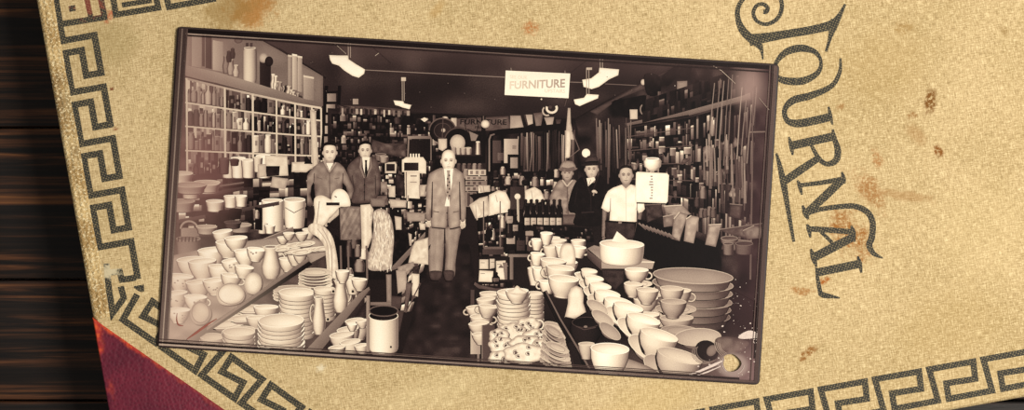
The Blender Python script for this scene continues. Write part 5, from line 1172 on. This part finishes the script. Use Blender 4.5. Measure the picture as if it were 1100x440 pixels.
for a in ((250, -42, 62, 46, 8, .86), (270, -8, 74, 54, 10, .88), (296, 26, 84, 60, 12, .88)): cup_on(*a)
for a in ((326, 62, 100, 66, 12, .88), (372, 98, 112, 72, 14, .9), (414, 122, 116, 76, 15, .88), (478, 176, 132, 82, 16, .88), (542, 252, 150, 104, 17, .84), (630, 346, 180, 112, 16, .74)): cup_on(*a)
for x, y, w, rot, t in ((278, 112, 24, 30, .74), (300, 160, 26, 34, .72), (330, 215, 26, 38, .66)):
    cx, cy = zP(x, y); i = Ink().turn(cx, cy, rot); i.lathe(cx, cy, [(w*.3, 0), (w*.5, 4), (w*.52, 5)], 26, t, inner=.9, outline=.2); i.build('saucer')
lying(zP((400, 320), (450, 330), (540, 372), (520, 402), (420, 396), (320, 388), (350, 340)), .66, 'platter')
i = Ink().turn(*zP(338, 330), 3); i.lathe(*zP(338, 372), [(14, 0), (17, 6), (19.6, 14), (20.4, 22), (20.6, 25)], 17, .97, inner=.86, spread=.5, outline=.25); i.build('large_cup')
for a in ((440, 30, 80, 56, 4, .82), (500, 60, 92, 62, 4, .8), (605, 58, 100, 66, 3, .74), (612, 118, 110, 70, 3, .66)): bowl(*zP(a[0], a[1]+24), a[2]/4, a[3]/4, a[5], 16, a[4], .45)
# dark banded bowls at the right end
i = Ink(); x, y = zU(392, 250); i.turn(x, y, 24); i.ell(x, y, 13, 11.5, .16, .12)
for k in range(4): i.ring(x+1-k*1.2, y+1+k*1.3, 12, 9.5, .7, .5, 20, 190)
i.ell(*zU(412, 238), 5, 6.4, .5, .4, 10); i.build('banded_bowl')
i = Ink(); x, y = zU(505, 215); i.puff(zU((432, 200), (460, 182), (520, 184), (580, 200), (590, 222), (545, 258), (490, 262), (450, 245)), .42, .3, 4, noise=.06)
for k in range(4): i.stroke(zU((428+k*8, 205+k*2, .7), (436+k*8, 240, .7), (462+k*8, 272-k*4, .6)), .62, 4)
i.build('banded_bowl')

# ------------------------------------------------------------------ wear on the plate itself
i = Ink()
fl = random.Random(5)
def fleck(cx, cy, r):
    n = fl.randint(5, 8); i.poly([(cx+r*fl.uniform(.4, 1.1)*math.cos(6.283*k/n), cy+r*fl.uniform(.3, .9)*math.sin(6.283*k/n)) for k in range(n)], .8)
for x, y, r in ((795.5, 328, 1.2), (795, 308, 1), (792, 318, .8), (806, 347, 1.4), (808, 352, 1), (776, 350, 1.6), (778, 356, 1.2), (800, 352, .8), (812, 377, 2.2), (815, 370, 1), (818, 361, 1.2), (806, 385, 1.4), (810, 388, 1.2), (804, 399, 1), (797, 402, .8), (800, 378, 1), (772, 384, 1.2), (762, 391, 1.6), (750, 393, 1.4), (809, 366, .9), (790, 300, .8), (788, 344, .9), (814, 352, 1), (706, 66, .6), (709, 68, .8), (712, 67, .6), (725, 92, .8)): fleck(x, y, r)
for k in range(40): fleck(fl.uniform(722, 775), fl.uniform(386, 406), fl.uniform(.3, .7))
for k in range(50): fleck(fl.uniform(785, 818), fl.uniform(300, 408), fl.uniform(.2, .55)) if True else None
i.puff(zU((540, 185), (560, 165), (600, 152), (640, 170), (655, 185), (600, 190), (560, 192)), .8, .4, 2, noise=.2, ns=.8, step=1.4)
for cx, cy, rx, ry, a0, a1 in ((786.5, 389.5, 11, 11, 120, 330), (787, 390, 12.5, 12, 10, 150), (811, 366, 2.2, 2, 0, 360)): i.ring(cx, cy, rx, ry, .6, .75, a0, a1) if rx < 5 else i.ring(cx, cy, rx, ry, .35, .75, a0, a0+(a1-a0)*.4)
i.stroke([(730, 406, .6), (752, 398, 2.4), (768, 391, 3), (776, 387, 1)], .74)
i.stroke([(742, 405, .5), (760, 399, 1.6), (774, 393, .8)], .68)
i.build('emulsion_flaking', mat=M_FLAKE, kind='stuff', label='pale flaking and scrapes around the worn hole')
i = Ink(); i.stroke([(190.5, 336, .4), (190, 343, 1.1), (192, 348.5, 1.6), (197, 349.5, .7)], .4, 3).stroke([(201, 364, .6), (211, 357, 2.4), (222, 349, 2.2), (233, 342, .6)], .4, 3); i.build('rust_mark', mat=M_RUST)
i = Ink()
for p in ([(188, 75, .5), (196, 66, .7), (200, 65, .4)], [(760, 67, .4), (775, 76, .6), (790, 90, .4)], [(815, 105, .4), (826, 118, .6)], [(360, 47, .3), (372, 58, .4)], [(403, 60, .5), (407, 57, .6)]): i.stroke(p, .74)
fl2 = random.Random(8)
for k in range(26): fx, fy = fl2.uniform(300, 700), fl2.uniform(50, 115); i.ell(fx, fy+.04*(fx-300), .45, .4, .5, .4, n=6)
i.build('surface_scratch', kind='stuff')
# turned-over rim of the plate: dark lines with a bright worn edge
def edge_line(name, x0, y0, x1, y1, w, tone, t2=None):
    a, b = lp(x0, y0), lp(x1, y1); n = 14
    pts = [(lerp(a[0], b[0], k/n), lerp(a[1], b[1], k/n), w*(1+.25*vn(k*.9, w, 3))) for k in range(n+1)]
    I = Ink(); I.stroke(pts, tone, 0, t2); return I
Wd, Hd = PHW-2.2, PHH-2.2
i = Ink()
for args in ((-Wd, Hd-2.2, Wd, Hd-2.2, 4.4, .1, .14), (-Wd, Hd-5.2, Wd-60, Hd-5.2, .8, .62, .25), (-Wd, Hd-7, Wd, Hd-7, 1.6, .16, .2),
             (-Wd+1.6, -Hd, -Wd+1.6, Hd, 3.4, .42, .24), (-Wd+4.0, -Hd, -Wd+4.0, Hd, 1.4, .66, .42), (-Wd+6.4, -Hd, -Wd+6.4, Hd, 3.6, .40, .24), (-Wd+9.2, -Hd, -Wd+9.2, Hd, 1.6, .5, .30),
             (-Wd, -Hd+1.2, Wd, -Hd+1.2, 2, .66, .34), (-Wd, -Hd+3.4, Wd-20, -Hd+3.4, 2.2, .14, .2), (-Wd, -Hd+5.4, Wd-60, -Hd+5.4, .8, .5, .3), (-Wd, -Hd+7, Wd-60, -Hd+7, 1, .3, .3),
             (Wd-2, -Hd, Wd-2, Hd, 4, .3, .36), (Wd-5.2, -Hd+26, Wd-5.2, Hd, 1.4, .2, .26), (Wd-8, -Hd, Wd-8, Hd, 1, .34, .4)):
    I = edge_line('rim', *args[:5], *args[5:]); 
    b = len(i.v); i.v += [(x, y, i.n) for x, y, _ in I.v]; i.f += [tuple(q+b for q in f) for f in I.f]; i.t += I.t; i.n += 1
i.build('rim', mat=M_RIM)
